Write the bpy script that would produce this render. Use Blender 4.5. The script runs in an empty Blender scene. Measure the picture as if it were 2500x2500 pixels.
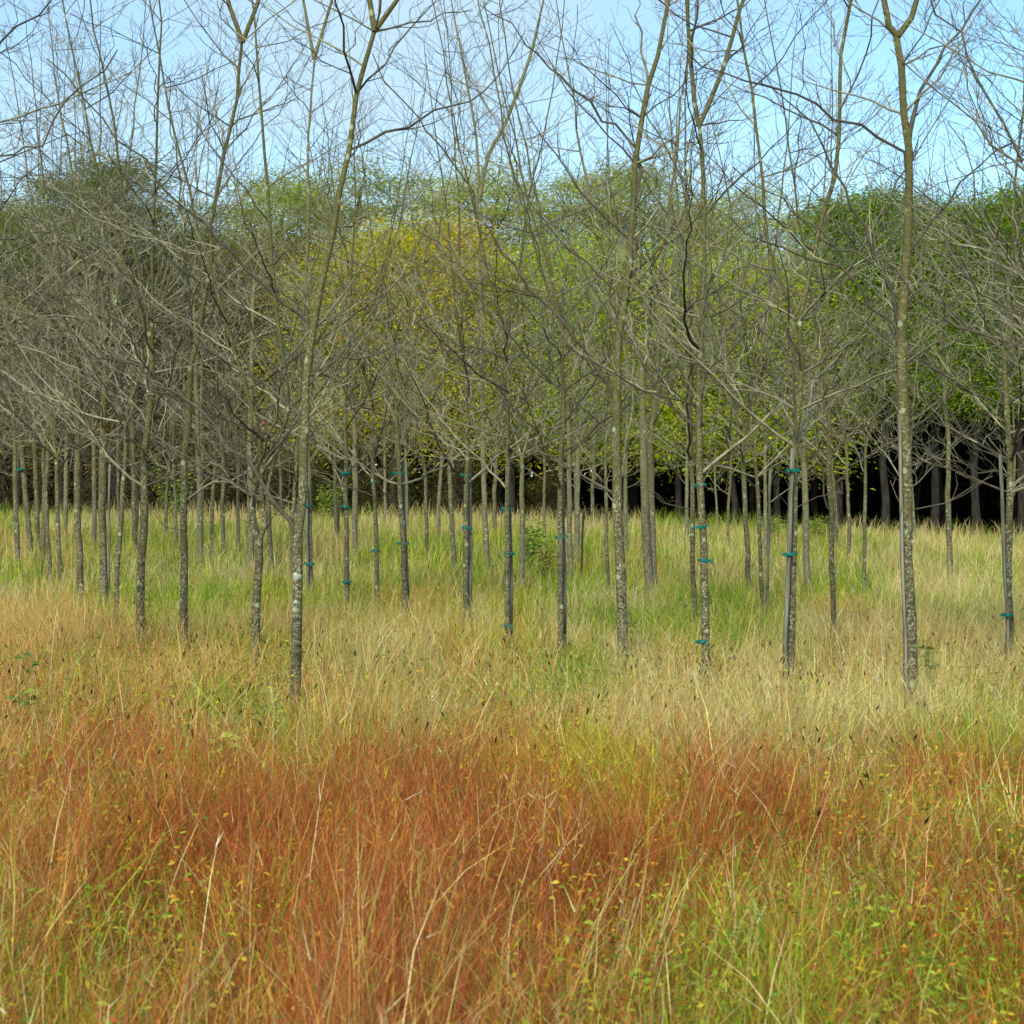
import bpy, math, random
import numpy as np
from mathutils import Vector

R = math.radians
F = 3750.0            # focal length in pixels of a 2500 px wide frame
CX, HZ, CAMH = 1250.0, 1231.0, 1.6

# ------------------------------------------------------------------ camera, sky, sun, exposure
scene = bpy.context.scene
COL = scene.collection
cam_data = bpy.data.cameras.new('camera')
cam_data.lens = 54.0
cam_data.sensor_width = 36.0
cam_data.clip_end = 2000
cam_data.shift_y = -(1250.0 - HZ) / 2500.0
cam_data.dof.use_dof = True
cam_data.dof.focus_distance = 14.5
cam_data.dof.aperture_fstop = 8.0
cam = bpy.data.objects.new('camera', cam_data)
cam.location = (0, 0, CAMH)
cam.rotation_euler = (R(90), 0, 0)
COL.objects.link(cam)
scene.camera = cam

SUN_EL, SUN_AZ = 36.0, 196.0        # azimuth clockwise from +Y: behind the camera, a little to the left
world = bpy.data.worlds.new('World')
scene.world = world
world.use_nodes = True
nt = world.node_tree
for n in list(nt.nodes): nt.nodes.remove(n)
wo = nt.nodes.new('ShaderNodeOutputWorld')
bg = nt.nodes.new('ShaderNodeBackground'); bg.inputs['Strength'].default_value = 0.12
sky = nt.nodes.new('ShaderNodeTexSky'); sky.sky_type = 'NISHITA'; sky.sun_disc = False
sky.sun_elevation = R(SUN_EL); sky.sun_rotation = R(SUN_AZ)
sky.air_density = 1.0; sky.dust_density = 0.05; sky.ozone_density = 1.5
tc = nt.nodes.new('ShaderNodeTexCoord')
mp = nt.nodes.new('ShaderNodeMapping'); mp.inputs['Scale'].default_value = (1.0, 1.0, 2.4)
mp.inputs['Location'].default_value = (0.35, 0.0, 0.15)
cn = nt.nodes.new('ShaderNodeTexNoise'); cn.inputs['Scale'].default_value = 2.1
cn.inputs['Detail'].default_value = 5; cn.inputs['Roughness'].default_value = 0.45
cr = nt.nodes.new('ShaderNodeValToRGB')
cr.color_ramp.elements[0].position = 0.36; cr.color_ramp.elements[0].color = (0.06, 0.06, 0.06, 1)
cr.color_ramp.elements[1].position = 0.62; cr.color_ramp.elements[1].color = (0.85, 0.85, 0.85, 1)
mx = nt.nodes.new('ShaderNodeMix'); mx.data_type = 'RGBA'
mx.inputs[7].default_value = (2.8, 3.6, 4.1, 1)
nt.links.new(tc.outputs['Generated'], mp.inputs['Vector'])
nt.links.new(mp.outputs['Vector'], cn.inputs['Vector'])
nt.links.new(cn.outputs['Fac'], cr.inputs['Fac'])
nt.links.new(cr.outputs['Color'], mx.inputs[0])
hs = nt.nodes.new('ShaderNodeHueSaturation'); hs.inputs['Hue'].default_value = .492; hs.inputs['Saturation'].default_value = 1.18; hs.inputs['Value'].default_value = 1.1
nt.links.new(sky.outputs['Color'], hs.inputs['Color']); nt.links.new(hs.outputs['Color'], mx.inputs[6])
nt.links.new(mx.outputs[2], bg.inputs['Color'])
nt.links.new(bg.outputs['Background'], wo.inputs['Surface'])

sd = bpy.data.lights.new('sun', 'SUN'); sd.energy = 2.75; sd.angle = R(10); sd.color = (1.0, 0.93, 0.80)
sun = bpy.data.objects.new('sun', sd); COL.objects.link(sun)
_az, _el = R(SUN_AZ), R(SUN_EL)
sdir = Vector((math.sin(_az) * math.cos(_el), math.cos(_az) * math.cos(_el), math.sin(_el)))
sun.rotation_euler = sdir.to_track_quat('Z', 'Y').to_euler()
scene.view_settings.view_transform = 'Standard'
scene.view_settings.look = 'None'
scene.view_settings.gamma = 1
scene.view_settings.use_curve_mapping = False
scene.view_settings.exposure = 0.95
scene.cycles.max_bounces = 6
scene.cycles.diffuse_bounces = 3
scene.cycles.transparent_max_bounces = 6

# ------------------------------------------------------------------ helpers
rng = np.random.default_rng(11)
rnd = random.Random(5)

def smooth(a, b, v):
    t = np.clip((v - a) / (b - a), 0, 1)
    return t * t * (3 - 2 * t)

def ground(x, y):
    x = np.asarray(x, float); y = np.asarray(y, float)
    az = x / np.maximum(y, 6.0)
    k = np.interp(az, [-.36, 0, .15, .36], [.92, .76, .48, .10])
    return k * smooth(13, 50, y) + 0.03 * np.sin(x * .9 + 1.3) * np.cos(y * .7) + 0.02 * np.sin(x * 2.1 + y * 1.7)

def px_to_xz(px, py, D):
    return ((px - CX) / F * D, CAMH - (py - HZ) / F * D)

def base_depth(px, py, hide=0.3):
    """distance at which the visible foot of a thing (above the grass) stands"""
    best = None
    for D in np.arange(6, 54, 0.1):
        x, z = px_to_xz(px, py, D)
        if z <= float(ground(x, D)) + hide:
            return float(D)
    return 50.0

def noise2(x, y, seed=0, octaves=3):
    out = np.zeros_like(x, dtype=float); amp = 1.0; tot = 0
    r = np.random.default_rng(seed)
    tab = r.random((64, 64))
    for o in range(octaves):
        fx = x * (2 ** o) + 13.7 * o; fy = y * (2 ** o) + 7.1 * o
        ix = np.floor(fx).astype(int); iy = np.floor(fy).astype(int)
        tx = fx - ix; ty = fy - iy
        tx = tx * tx * (3 - 2 * tx); ty = ty * ty * (3 - 2 * ty)
        a = tab[ix % 64, iy % 64]; b = tab[(ix + 1) % 64, iy % 64]
        c = tab[ix % 64, (iy + 1) % 64]; d = tab[(ix + 1) % 64, (iy + 1) % 64]
        out += amp * ((a * (1 - tx) + b * tx) * (1 - ty) + (c * (1 - tx) + d * tx) * ty)
        tot += amp; amp *= 0.5
    return out / tot

def link(name, data, parent=None, loc=(0, 0, 0)):
    o = bpy.data.objects.new(name, data); COL.objects.link(o)
    o.location = loc
    if parent is not None: o.parent = parent
    return o

def tag(o, label=None, cat=None, group=None, kind=None):
    if label: o['label'] = label
    if cat: o['category'] = cat
    if group: o['group'] = group
    if kind: o['kind'] = kind
    return o

def mesh_np(name, verts, loops, starts, mat, colors=None, smooth_=False):
    me = bpy.data.meshes.new(name)
    me.vertices.add(len(verts)); me.vertices.foreach_set('co', np.ascontiguousarray(verts, np.float32).ravel())
    me.loops.add(len(loops)); me.loops.foreach_set('vertex_index', np.ascontiguousarray(loops, np.int32))
    me.polygons.add(len(starts)); me.polygons.foreach_set('loop_start', np.ascontiguousarray(starts, np.int32))
    if smooth_:
        me.polygons.foreach_set('use_smooth', np.ones(len(starts), bool))
    if colors is not None:
        at = me.attributes.new('tint', 'FLOAT_COLOR', 'POINT')
        c4 = np.ones((len(verts), 4), np.float32); c4[:, :3] = colors
        at.data.foreach_set('color', c4.ravel())
    me.update(calc_edges=True)
    if mat: me.materials.append(mat)
    return me

# ------------------------------------------------------------------ materials
def new_mat(name):
    m = bpy.data.materials.new(name); m.use_nodes = True
    t = m.node_tree
    for n in list(t.nodes): t.nodes.remove(n)
    out = t.nodes.new('ShaderNodeOutputMaterial')
    return m, t, out

def leafy_mat(name, transl=0.35, use_obj=False, rough=0.6, spec=0.2):
    m, t, out = new_mat(name)
    at = t.nodes.new('ShaderNodeAttribute'); at.attribute_name = 'tint'
    colr = at.outputs['Color']
    if use_obj:
        oi = t.nodes.new('ShaderNodeObjectInfo')
        mu = t.nodes.new('ShaderNodeMix'); mu.data_type = 'RGBA'; mu.blend_type = 'MULTIPLY'; mu.inputs[0].default_value = 1
        t.links.new(colr, mu.inputs[6]); t.links.new(oi.outputs['Color'], mu.inputs[7]); colr = mu.outputs[2]
    p = t.nodes.new('ShaderNodeBsdfPrincipled'); p.inputs['Roughness'].default_value = rough
    p.inputs['Specular IOR Level'].default_value = spec
    tr = t.nodes.new('ShaderNodeBsdfTranslucent')
    mix = t.nodes.new('ShaderNodeMixShader'); mix.inputs[0].default_value = transl
    t.links.new(colr, p.inputs['Base Color']); t.links.new(colr, tr.inputs['Color'])
    t.links.new(p.outputs[0], mix.inputs[1]); t.links.new(tr.outputs[0], mix.inputs[2])
    t.links.new(mix.outputs[0], out.inputs['Surface'])
    return m

def bark_mat(name, dark, mid, lichen, moss, lichen_amt=0.5, band=True):
    m, t, out = new_mat(name)
    tc = t.nodes.new('ShaderNodeTexCoord'); oi = t.nodes.new('ShaderNodeObjectInfo')
    sep = t.nodes.new('ShaderNodeSeparateXYZ'); t.links.new(tc.outputs['Object'], sep.inputs[0])
    n1 = t.nodes.new('ShaderNodeTexNoise'); n1.inputs['Scale'].default_value = 18; n1.inputs['Detail'].default_value = 4
    mp = t.nodes.new('ShaderNodeMapping'); mp.inputs['Scale'].default_value = (1, 1, 2.2 if band else 0.4)
    va = t.nodes.new('ShaderNodeVectorMath'); va.operation = 'ADD'
    t.links.new(tc.outputs['Object'], va.inputs[0]); t.links.new(oi.outputs['Random'], va.inputs[1])
    t.links.new(va.outputs[0], mp.inputs['Vector']); t.links.new(mp.outputs[0], n1.inputs['Vector'])
    r1 = t.nodes.new('ShaderNodeValToRGB'); r1.color_ramp.elements[0].position = .35; r1.color_ramp.elements[1].position = .65
    r1.color_ramp.elements[0].color = (*dark, 1); r1.color_ramp.elements[1].color = (*mid, 1)
    t.links.new(n1.outputs['Fac'], r1.inputs['Fac'])
    # green film on the bark from about two metres up
    mr = t.nodes.new('ShaderNodeMapRange'); mr.inputs[1].default_value = 0.9; mr.inputs[2].default_value = 2.4
    mr.inputs[3].default_value = 0.0; mr.inputs[4].default_value = 0.85
    t.links.new(sep.outputs['Z'], mr.inputs[0])
    mg = t.nodes.new('ShaderNodeMix'); mg.data_type = 'RGBA'; mg.inputs[7].default_value = (*moss, 1)
    t.links.new(mr.outputs[0], mg.inputs[0]); t.links.new(r1.outputs[0], mg.inputs[6])
    # lichen: small speckles and a few large patches
    vo = t.nodes.new('ShaderNodeTexNoise'); vo.inputs['Scale'].default_value = 62; vo.inputs['Detail'].default_value = 3; vo.inputs['Roughness'].default_value = .65
    t.links.new(va.outputs[0], vo.inputs['Vector'])
    r2 = t.nodes.new('ShaderNodeValToRGB'); r2.color_ramp.elements[0].position = .50 ; r2.color_ramp.elements[1].position = .62
    r2.color_ramp.elements[0].color = (0, 0, 0, 1); r2.color_ramp.elements[1].color = (lichen_amt,) * 3 + (1,)
    t.links.new(vo.outputs['Fac'], r2.inputs['Fac'])
    ml = t.nodes.new('ShaderNodeMix'); ml.data_type = 'RGBA'; ml.inputs[7].default_value = (*lichen, 1)
    mh = t.nodes.new('ShaderNodeMapRange'); mh.inputs[1].default_value = 1.4; mh.inputs[2].default_value = 3.2; mh.inputs[3].default_value = 1.0; mh.inputs[4].default_value = .35
    t.links.new(sep.outputs['Z'], mh.inputs[0])
    mm = t.nodes.new('ShaderNodeMath'); mm.operation = 'MULTIPLY'; t.links.new(r2.outputs[0], mm.inputs[0]); t.links.new(mh.outputs[0], mm.inputs[1])
    nb = t.nodes.new('ShaderNodeTexNoise'); nb.inputs['Scale'].default_value = 5; t.links.new(va.outputs[0], nb.inputs['Vector'])
    mb = t.nodes.new('ShaderNodeMapRange'); mb.inputs[1].default_value = .35; mb.inputs[2].default_value = .6; mb.inputs[3].default_value = .2; t.links.new(nb.outputs['Fac'], mb.inputs[0])
    mm2 = t.nodes.new('ShaderNodeMath'); mm2.operation = 'MULTIPLY'; t.links.new(mm.outputs[0], mm2.inputs[0]); t.links.new(mb.outputs[0], mm2.inputs[1])
    t.links.new(mm2.outputs[0], ml.inputs[0]); t.links.new(mg.outputs[2], ml.inputs[6])
    vb = t.nodes.new('ShaderNodeTexVoronoi'); vb.inputs['Scale'].default_value = 7
    t.links.new(va.outputs[0], vb.inputs['Vector'])
    r3 = t.nodes.new('ShaderNodeValToRGB'); r3.color_ramp.elements[0].position = .10; r3.color_ramp.elements[1].position = .20
    r3.color_ramp.elements[0].color = (.7, .7, .7, 1); r3.color_ramp.elements[1].color = (0, 0, 0, 1)
    t.links.new(vb.outputs['Distance'], r3.inputs['Fac'])
    ml2 = t.nodes.new('ShaderNodeMix'); ml2.data_type = 'RGBA'; ml2.inputs[7].default_value = (lichen[0] * .85, lichen[1] * 1.0, lichen[2] * .9, 1)
    t.links.new(r3.outputs[0], ml2.inputs[0]); t.links.new(ml.outputs[2], ml2.inputs[6])
    p = t.nodes.new('ShaderNodeBsdfPrincipled'); p.inputs['Roughness'].default_value = .85; p.inputs['Specular IOR Level'].default_value = .15
    t.links.new(ml2.outputs[2], p.inputs['Base Color'])
    bu = t.nodes.new('ShaderNodeBump'); bu.inputs['Strength'].default_value = .6; bu.inputs['Distance'].default_value = .01
    t.links.new(n1.outputs['Fac'], bu.inputs['Height']); t.links.new(bu.outputs[0], p.inputs['Normal'])
    t.links.new(p.outputs[0], out.inputs['Surface'])
    return m

def twig_mat(name):
    m, t, out = new_mat(name)
    at = t.nodes.new('ShaderNodeAttribute'); at.attribute_name = 'tint'
    p = t.nodes.new('ShaderNodeBsdfPrincipled'); p.inputs['Roughness'].default_value = .7; p.inputs['Specular IOR Level'].default_value = .3
    tc = t.nodes.new('ShaderNodeTexCoord')
    n = t.nodes.new('ShaderNodeTexNoise'); n.inputs['Scale'].default_value = 14; n.inputs['Detail'].default_value = 3
    t.links.new(tc.outputs['Object'], n.inputs['Vector'])
    mr = t.nodes.new('ShaderNodeMapRange'); mr.inputs[1].default_value = .3; mr.inputs[2].default_value = .7; mr.inputs[3].default_value = .6; mr.inputs[4].default_value = 1.35
    t.links.new(n.outputs['Fac'], mr.inputs[0])
    vm = t.nodes.new('ShaderNodeVectorMath'); vm.operation = 'SCALE'
    t.links.new(at.outputs['Color'], vm.inputs[0]); t.links.new(mr.outputs[0], vm.inputs['Scale'])
    t.links.new(vm.outputs[0], p.inputs['Base Color'])
    t.links.new(p.outputs[0], out.inputs['Surface'])
    return m

def plain_mat(name, c1, c2, scale=20, rough=.8, stretch=(1, 1, 1)):
    m, t, out = new_mat(name)
    tc = t.nodes.new('ShaderNodeTexCoord'); mp = t.nodes.new('ShaderNodeMapping'); mp.inputs['Scale'].default_value = stretch
    n = t.nodes.new('ShaderNodeTexNoise'); n.inputs['Scale'].default_value = scale; n.inputs['Detail'].default_value = 5
    t.links.new(tc.outputs['Object'], mp.inputs[0]); t.links.new(mp.outputs[0], n.inputs['Vector'])
    r = t.nodes.new('ShaderNodeValToRGB'); r.color_ramp.elements[0].position = .35; r.color_ramp.elements[1].position = .65
    r.color_ramp.elements[0].color = (*c1, 1); r.color_ramp.elements[1].color = (*c2, 1)
    t.links.new(n.outputs['Fac'], r.inputs[0])
    p = t.nodes.new('ShaderNodeBsdfPrincipled'); p.inputs['Roughness'].default_value = rough; p.inputs['Specular IOR Level'].default_value = .2
    t.links.new(r.outputs[0], p.inputs['Base Color'])
    bu = t.nodes.new('ShaderNodeBump'); bu.inputs['Strength'].default_value = .3; bu.inputs['Distance'].default_value = .01
    t.links.new(n.outputs['Fac'], bu.inputs['Height']); t.links.new(bu.outputs[0], p.inputs['Normal'])
    t.links.new(p.outputs[0], out.inputs['Surface'])
    return m

M_GRASS = leafy_mat('grass_blades', .38)
M_LEAF = leafy_mat('forb_leaves', .40)
M_CROWN = leafy_mat('forest_foliage', .42, use_obj=True)
M_BARK = bark_mat('lichen_bark', (.036, .032, .018), (.115, .100, .050), (.42, .42, .26), (.090, .085, .024), .72)
M_BARK_PALE = bark_mat('pale_lichen_bark', (.065, .060, .038), (.175, .158, .085), (.40, .40, .27), (.135, .130, .048), .65)
M_TWIG = twig_mat('twig_bark')
M_STAKE = plain_mat('weathered_stake', (.075, .075, .05), (.23, .22, .155), 34, .85, (1, 1, .08))
M_STAKE_DARK = plain_mat('dark_stake', (.035, .022, .015), (.085, .045, .03), 30, .8, (1, 1, .2))
M_TIE = plain_mat('green_tie_tape', (.0, .085, .07), (.005, .19, .155), 40, .5)
M_SOIL = plain_mat('meadow_soil', (.055, .045, .02), (.11, .085, .04), 3, .95)
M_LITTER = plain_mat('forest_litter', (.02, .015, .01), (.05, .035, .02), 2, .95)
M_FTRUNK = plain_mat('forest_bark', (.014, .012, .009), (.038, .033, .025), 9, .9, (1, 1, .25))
M_LICHEN = plain_mat('grey_green_lichen', (.24, .28, .20), (.36, .39, .30), 60, .9)
M_WOUND = plain_mat('bare_wood', (.20, .14, .08), (.40, .29, .17), 25, .8, (1, 1, .15))

# ------------------------------------------------------------------ ground
gx = np.concatenate([np.linspace(-900, -60, 16), np.linspace(-50, 50, 101), np.linspace(60, 900, 16)])
gy = np.concatenate([np.linspace(-300, -20, 8), np.linspace(-10, 100, 111), np.linspace(110, 1500, 16)])
GX, GY = np.meshgrid(gx, gy)
GZ = ground(GX, GY)
gv = np.stack([GX.ravel(), GY.ravel(), GZ.ravel()], 1)
W_ = len(gx)
ii, jj = np.meshgrid(np.arange(len(gy) - 1), np.arange(W_ - 1), indexing='ij')
a = (ii * W_ + jj).ravel()
gq = np.stack([a, a + 1, a + W_ + 1, a + W_], 1).ravel()
tag(link('ground', mesh_np('ground', gv, gq, np.arange(0, len(gq), 4), M_SOIL, smooth_=True)), kind='structure',
    label='meadow soil under the long autumn grass')

# dark floor of the wood: a sheet lying on the ground
def sheet(name, x0, x1, y0, y1, nx, ny, dz, mat):
    xs = np.linspace(x0, x1, nx); ys = np.linspace(y0, y1, ny); X, Y = np.meshgrid(xs, ys)
    # front edge wanders
    Y = Y + (1 - (Y - y0) / (y1 - y0)) * (1.6 * np.sin(X * .35) + .9 * np.sin(X * .9 + 2))
    v = np.stack([X.ravel(), Y.ravel(), ground(X, Y).ravel() + dz], 1)
    i, j = np.meshgrid(np.arange(ny - 1), np.arange(nx - 1), indexing='ij'); a = (i * nx + j).ravel()
    q = np.stack([a, a + 1, a + nx + 1, a + nx], 1).ravel()
    return link(name, mesh_np(name, v, q, np.arange(0, len(q), 4), mat, smooth_=True))
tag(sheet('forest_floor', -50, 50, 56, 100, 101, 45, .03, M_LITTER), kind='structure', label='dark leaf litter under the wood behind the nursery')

# ------------------------------------------------------------------ tubes and bare trees
def frame_of(d):
    up = np.array([0, 0, 1.0]) if abs(d[2]) < .9 else np.array([1.0, 0, 0])
    s = np.cross(d, up); s /= np.linalg.norm(s)
    return s, np.cross(s, d)

def tubes_mesh(name, lines, mat, smooth_=True):
    """lines: list of (pts (n,3), radii (n,), sides, tint rgb)"""
    V = []; L = []; S = []; C = []; nv = 0; nl = 0
    for pts, rad, sides, tint in lines:
        pts = np.asarray(pts, float); n = len(pts)
        d = np.gradient(pts, axis=0); d /= (np.linalg.norm(d, axis=1)[:, None] + 1e-9)
        s, u = frame_of(d[0])
        ang = np.linspace(0, 2 * np.pi, sides, endpoint=False)
        ring = np.empty((n, sides, 3))
        for i in range(n):
            s = s - d[i] * np.dot(s, d[i]); s /= (np.linalg.norm(s) + 1e-9); u = np.cross(d[i], s)
            ring[i] = pts[i] + rad[i] * (np.cos(ang)[:, None] * s + np.sin(ang)[:, None] * u)
        V.append(ring.reshape(-1, 3)); C.append(np.tile(tint, (n * sides, 1)))
        k = np.arange(sides); k2 = (k + 1) % sides
        for i in range(n - 1):
            q = np.stack([nv + i * sides + k, nv + i * sides + k2, nv + (i + 1) * sides + k2, nv + (i + 1) * sides + k], 1)
            L.append(q.ravel()); S.append(nl + np.arange(0, 4 * sides, 4)); nl += 4 * sides
        nv += n * sides
    return mesh_np(name, np.concatenate(V), np.concatenate(L), np.concatenate(S), mat, np.concatenate(C), smooth_)

def unit(v):
    return v / (np.linalg.norm(v) + 1e-9)

def grow(r, start, d, length, r0, r1, step, wob, up):
    n = max(2, int(round(length / step))) + 1
    pts = [np.array(start, float)]; d = unit(np.array(d, float)); sgn = 1 if r.random() < .5 else -1
    side = unit(np.cross(d, [0, 0, 1.0]) + 1e-6)
    for i in range(n - 1):
        k = d + side * sgn * wob * .6 + np.array([r.gauss(0, wob), r.gauss(0, wob), r.gauss(0, wob * .8)])
        sgn = -sgn
        d = unit(d + np.array([0, 0, up])); k = unit(k)
        pts.append(pts[-1] + k * (length / (n - 1)))
    t = np.linspace(0, 1, n)
    return np.array(pts), r0 + (r1 - r0) * t ** .85

def twig_tint(r, big=False, dark=None):
    g = r.random()
    if dark is None: dark = r.random() < .36
    if dark: b = .055 + .03 * g; return np.array([b * 1.02, b * .90, b * .52])
    b = (.20 if not big else .13) + .16 * g
    return np.array([b * 1.0, b * .95, b * .56])

def side_shoots(r, lines, pts, rad, level, dens, tint, scale=1.0):
    seg = np.linalg.norm(np.diff(pts, axis=0), axis=1); cum = np.concatenate([[0], np.cumsum(seg)]); L = cum[-1]
    s = L * (.12 if level == 1 else .15); k = 0; sgn = 1
    sp = {1: .17, 2: .105}[level] / dens
    while s < L * .985:
        i = int(np.searchsorted(cum, s)) - 1; i = max(0, min(i, len(pts) - 2))
        f = (s - cum[i]) / (seg[i] + 1e-9); p = pts[i] * (1 - f) + pts[i + 1] * f; d = unit(pts[i + 1] - pts[i])
        rr = rad[i] * (1 - f) + rad[i + 1] * f
        sd, u = frame_of(d)
        a = r.uniform(-.7, .7) + (0 if sgn > 0 else math.pi)
        lat = sd * math.cos(a) + u * math.sin(a)
        if r.random() < .35: lat = sd * math.cos(a * 3) + u * math.sin(a * 3 + 1)
        dd = unit(d * r.uniform(.7, 1.2) + lat * r.uniform(.6, 1.0) + np.array([0, 0, .28]))
        rem = 1 - s / L
        if level == 1:
            ln = (.26 + .62 * L * (rem * .55 + .13)) * r.uniform(.5, 1.15) * scale
            ln = min(ln, 1.5); r0 = min(rr * .62, .0042 + .0045 * ln)
        else:
            ln = (.07 + .45 * L * (rem * .6 + .2)) * r.uniform(.5, 1.2); ln = min(ln, .42); r0 = min(rr * .7, .0036)
        lt = tint if r.random() < .6 else twig_tint(r)
        q, qr = grow(r, p, dd, ln, r0, .0018 if level == 1 else .0014, .12 if level == 1 else .09, .25, .04)
        lines.append((q, qr, 3, lt))
        if level == 1: side_shoots(r, lines, q, qr, 2, dens, lt)
        s += sp * r.uniform(.6, 1.5); sgn = -sgn

def interp_line(pts, step=.25):
    pts = np.array(pts, float); out = []
    n = len(pts)
    for i in range(n - 1):
        p0 = pts[max(i - 1, 0)]; p1 = pts[i]; p2 = pts[i + 1]; p3 = pts[min(i + 2, n - 1)]
        k = max(1, int(np.linalg.norm(p2 - p1) / step))
        for j in range(k):
            t = j / k
            out.append(.5 * ((2 * p1) + (p2 - p0) * t + (2 * p0 - 5 * p1 + 4 * p2 - p3) * t * t + (3 * p1 - p0 - 3 * p2 + p3) * t ** 3))
    out.append(pts[-1])
    return np.array(out)

def bare_tree(seed, trunk, H, rbase, traced=(), forks=(), dens=1.0, low=1.95, spread=1.0, pale=False, leafs=None):
    """trunk: points relative to the base; traced/forks: (points, base radius). Returns trunk mesh, crown mesh"""
    r = random.Random(seed)
    tk = interp_line(trunk, .22)
    top = tk[-1]
    wob = .006
    tk = tk + np.array([[r.gauss(0, wob), r.gauss(0, wob), 0] for _ in tk]) * (np.linspace(0, 1, len(tk))[:, None] > .01)
    rest = H - top[2]
    d = unit(tk[-1] - tk[-2])
    z = tk[:, 2]
    rad = rbase * np.interp(z / H, [-.1, 0, .03, .12, .22, .3, .5, .8, 1], [1.5, 1.35, 1.08, 1.0, .95, .80, .55, .30, .1])
    rad = rad * np.array([r.uniform(.95, 1.06) for _ in rad])
    tlines = [(tk, rad, 12, (1, 1, 1))]
    lines = []; prim = []
    # leaders above the traced stem
    leaders = []
    if forks:
        for fp, fr in forks:
            q = interp_line(fp, .2); qr = np.linspace(fr, fr * .72, len(q))
            leaders.append((q, qr))
    elif rest > .3:
        nlead = 2 if r.random() < .75 else 3
        for k in range(nlead):
            a = r.uniform(0, 6.28) + k * 6.28 / nlead
            dd = unit(d + np.array([math.cos(a), math.sin(a), .2]) * r.uniform(.22, .42))
            q, qr = grow(r, top, dd, rest * r.uniform(.8, 1.0), rad[-1] * .75, .004, .3, .05, .05)
            leaders.append((q, qr))
    full_leads = []
    for q, qr in leaders:
        if forks:
            dd = unit(q[-1] - q[-2]); ln = max(.8, H - q[-1][2])
            q2, qr2 = grow(r, q[-1], dd, ln, qr[-1], .004, .3, .05, .04)
            q = np.concatenate([q, q2[1:]]); qr = np.concatenate([qr, qr2[1:]])
        tlines.append((q, qr, 8, (1, 1, 1)))
        full_leads.append((q, qr))
    # primary branches
    def prims(q, qr, zlow, sp):
        zz = zlow; k = r.randint(0, 9)
        while True:
            idx = np.searchsorted(q[:, 2], zz)
            if idx >= len(q): break
            p = q[idx]; rr = qr[idx]
            a = k * 2.4 + r.uniform(-.5, .5); k += 1
            rem = max(0, (H - p[2]) / H)
            el = R(r.uniform(12, 50))
            dd = np.array([math.cos(a) * math.cos(el), math.sin(a) * math.cos(el), math.sin(el)])
            ln = (.55 + 2.6 * rem ** .8) * r.uniform(.5, 1.1) * spread
            r0 = min(rr * .62, .0036 + .0048 * ln)
            t = twig_tint(r, True)
            b, br = grow(r, p, dd, ln, r0, .003, .17, .125, .03)
            lines.append((b, br, 4 if r0 < .012 else 5, t)); side_shoots(r, lines, b, br, 1, dens, t)
            zz += sp * r.uniform(.5, 1.5) * (.62 if zz < low + 1.6 else 1)
    prims(tk, rad, low, .16 / dens)
    for q, qr in full_leads: prims(q, qr, q[0][2] + .25, .26 / dens)
    for tp, tr in traced:
        tp = [np.array(v, float) for v in tp]
        j = int(np.argmin(np.linalg.norm(tk - tp[0], axis=1)))
        if np.linalg.norm(tk[j] - tp[0]) < .5: tp = [tk[max(j - 1, 0)]] + tp
        q = interp_line(tp, .13)
        kk = .017 * np.minimum(1, np.arange(len(q)) / 4)
        q = q + np.array([[r.gauss(0, kq) , r.gauss(0, kq), r.gauss(0, kq)] for kq in kk]) + np.array([[0, 0, (-1) ** i * .55 * kq] for i, kq in enumerate(kk)])
        qr = np.linspace(tr * .84, max(.003, tr * .25), len(q)) * np.array([1.25 if r.random() < .12 else 1 for _ in q])
        t = twig_tint(r, True, dark=r.random() < .9)
        lines.append((q, qr, 6, t)); side_shoots(r, lines, q, qr, 1, dens * .75, t, .8)
    tm = tubes_mesh('trunk', tlines, M_BARK_PALE if pale else M_BARK)
    cm = tubes_mesh('crown', lines, M_TWIG)
    return tm, cm, lines

def P(px, py, D, dd=0.0):
    x, z = px_to_xz(px, py, D + dd)
    return np.array([x, D + dd, z])

TREES = []      # (x, y) of every nursery tree built

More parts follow.
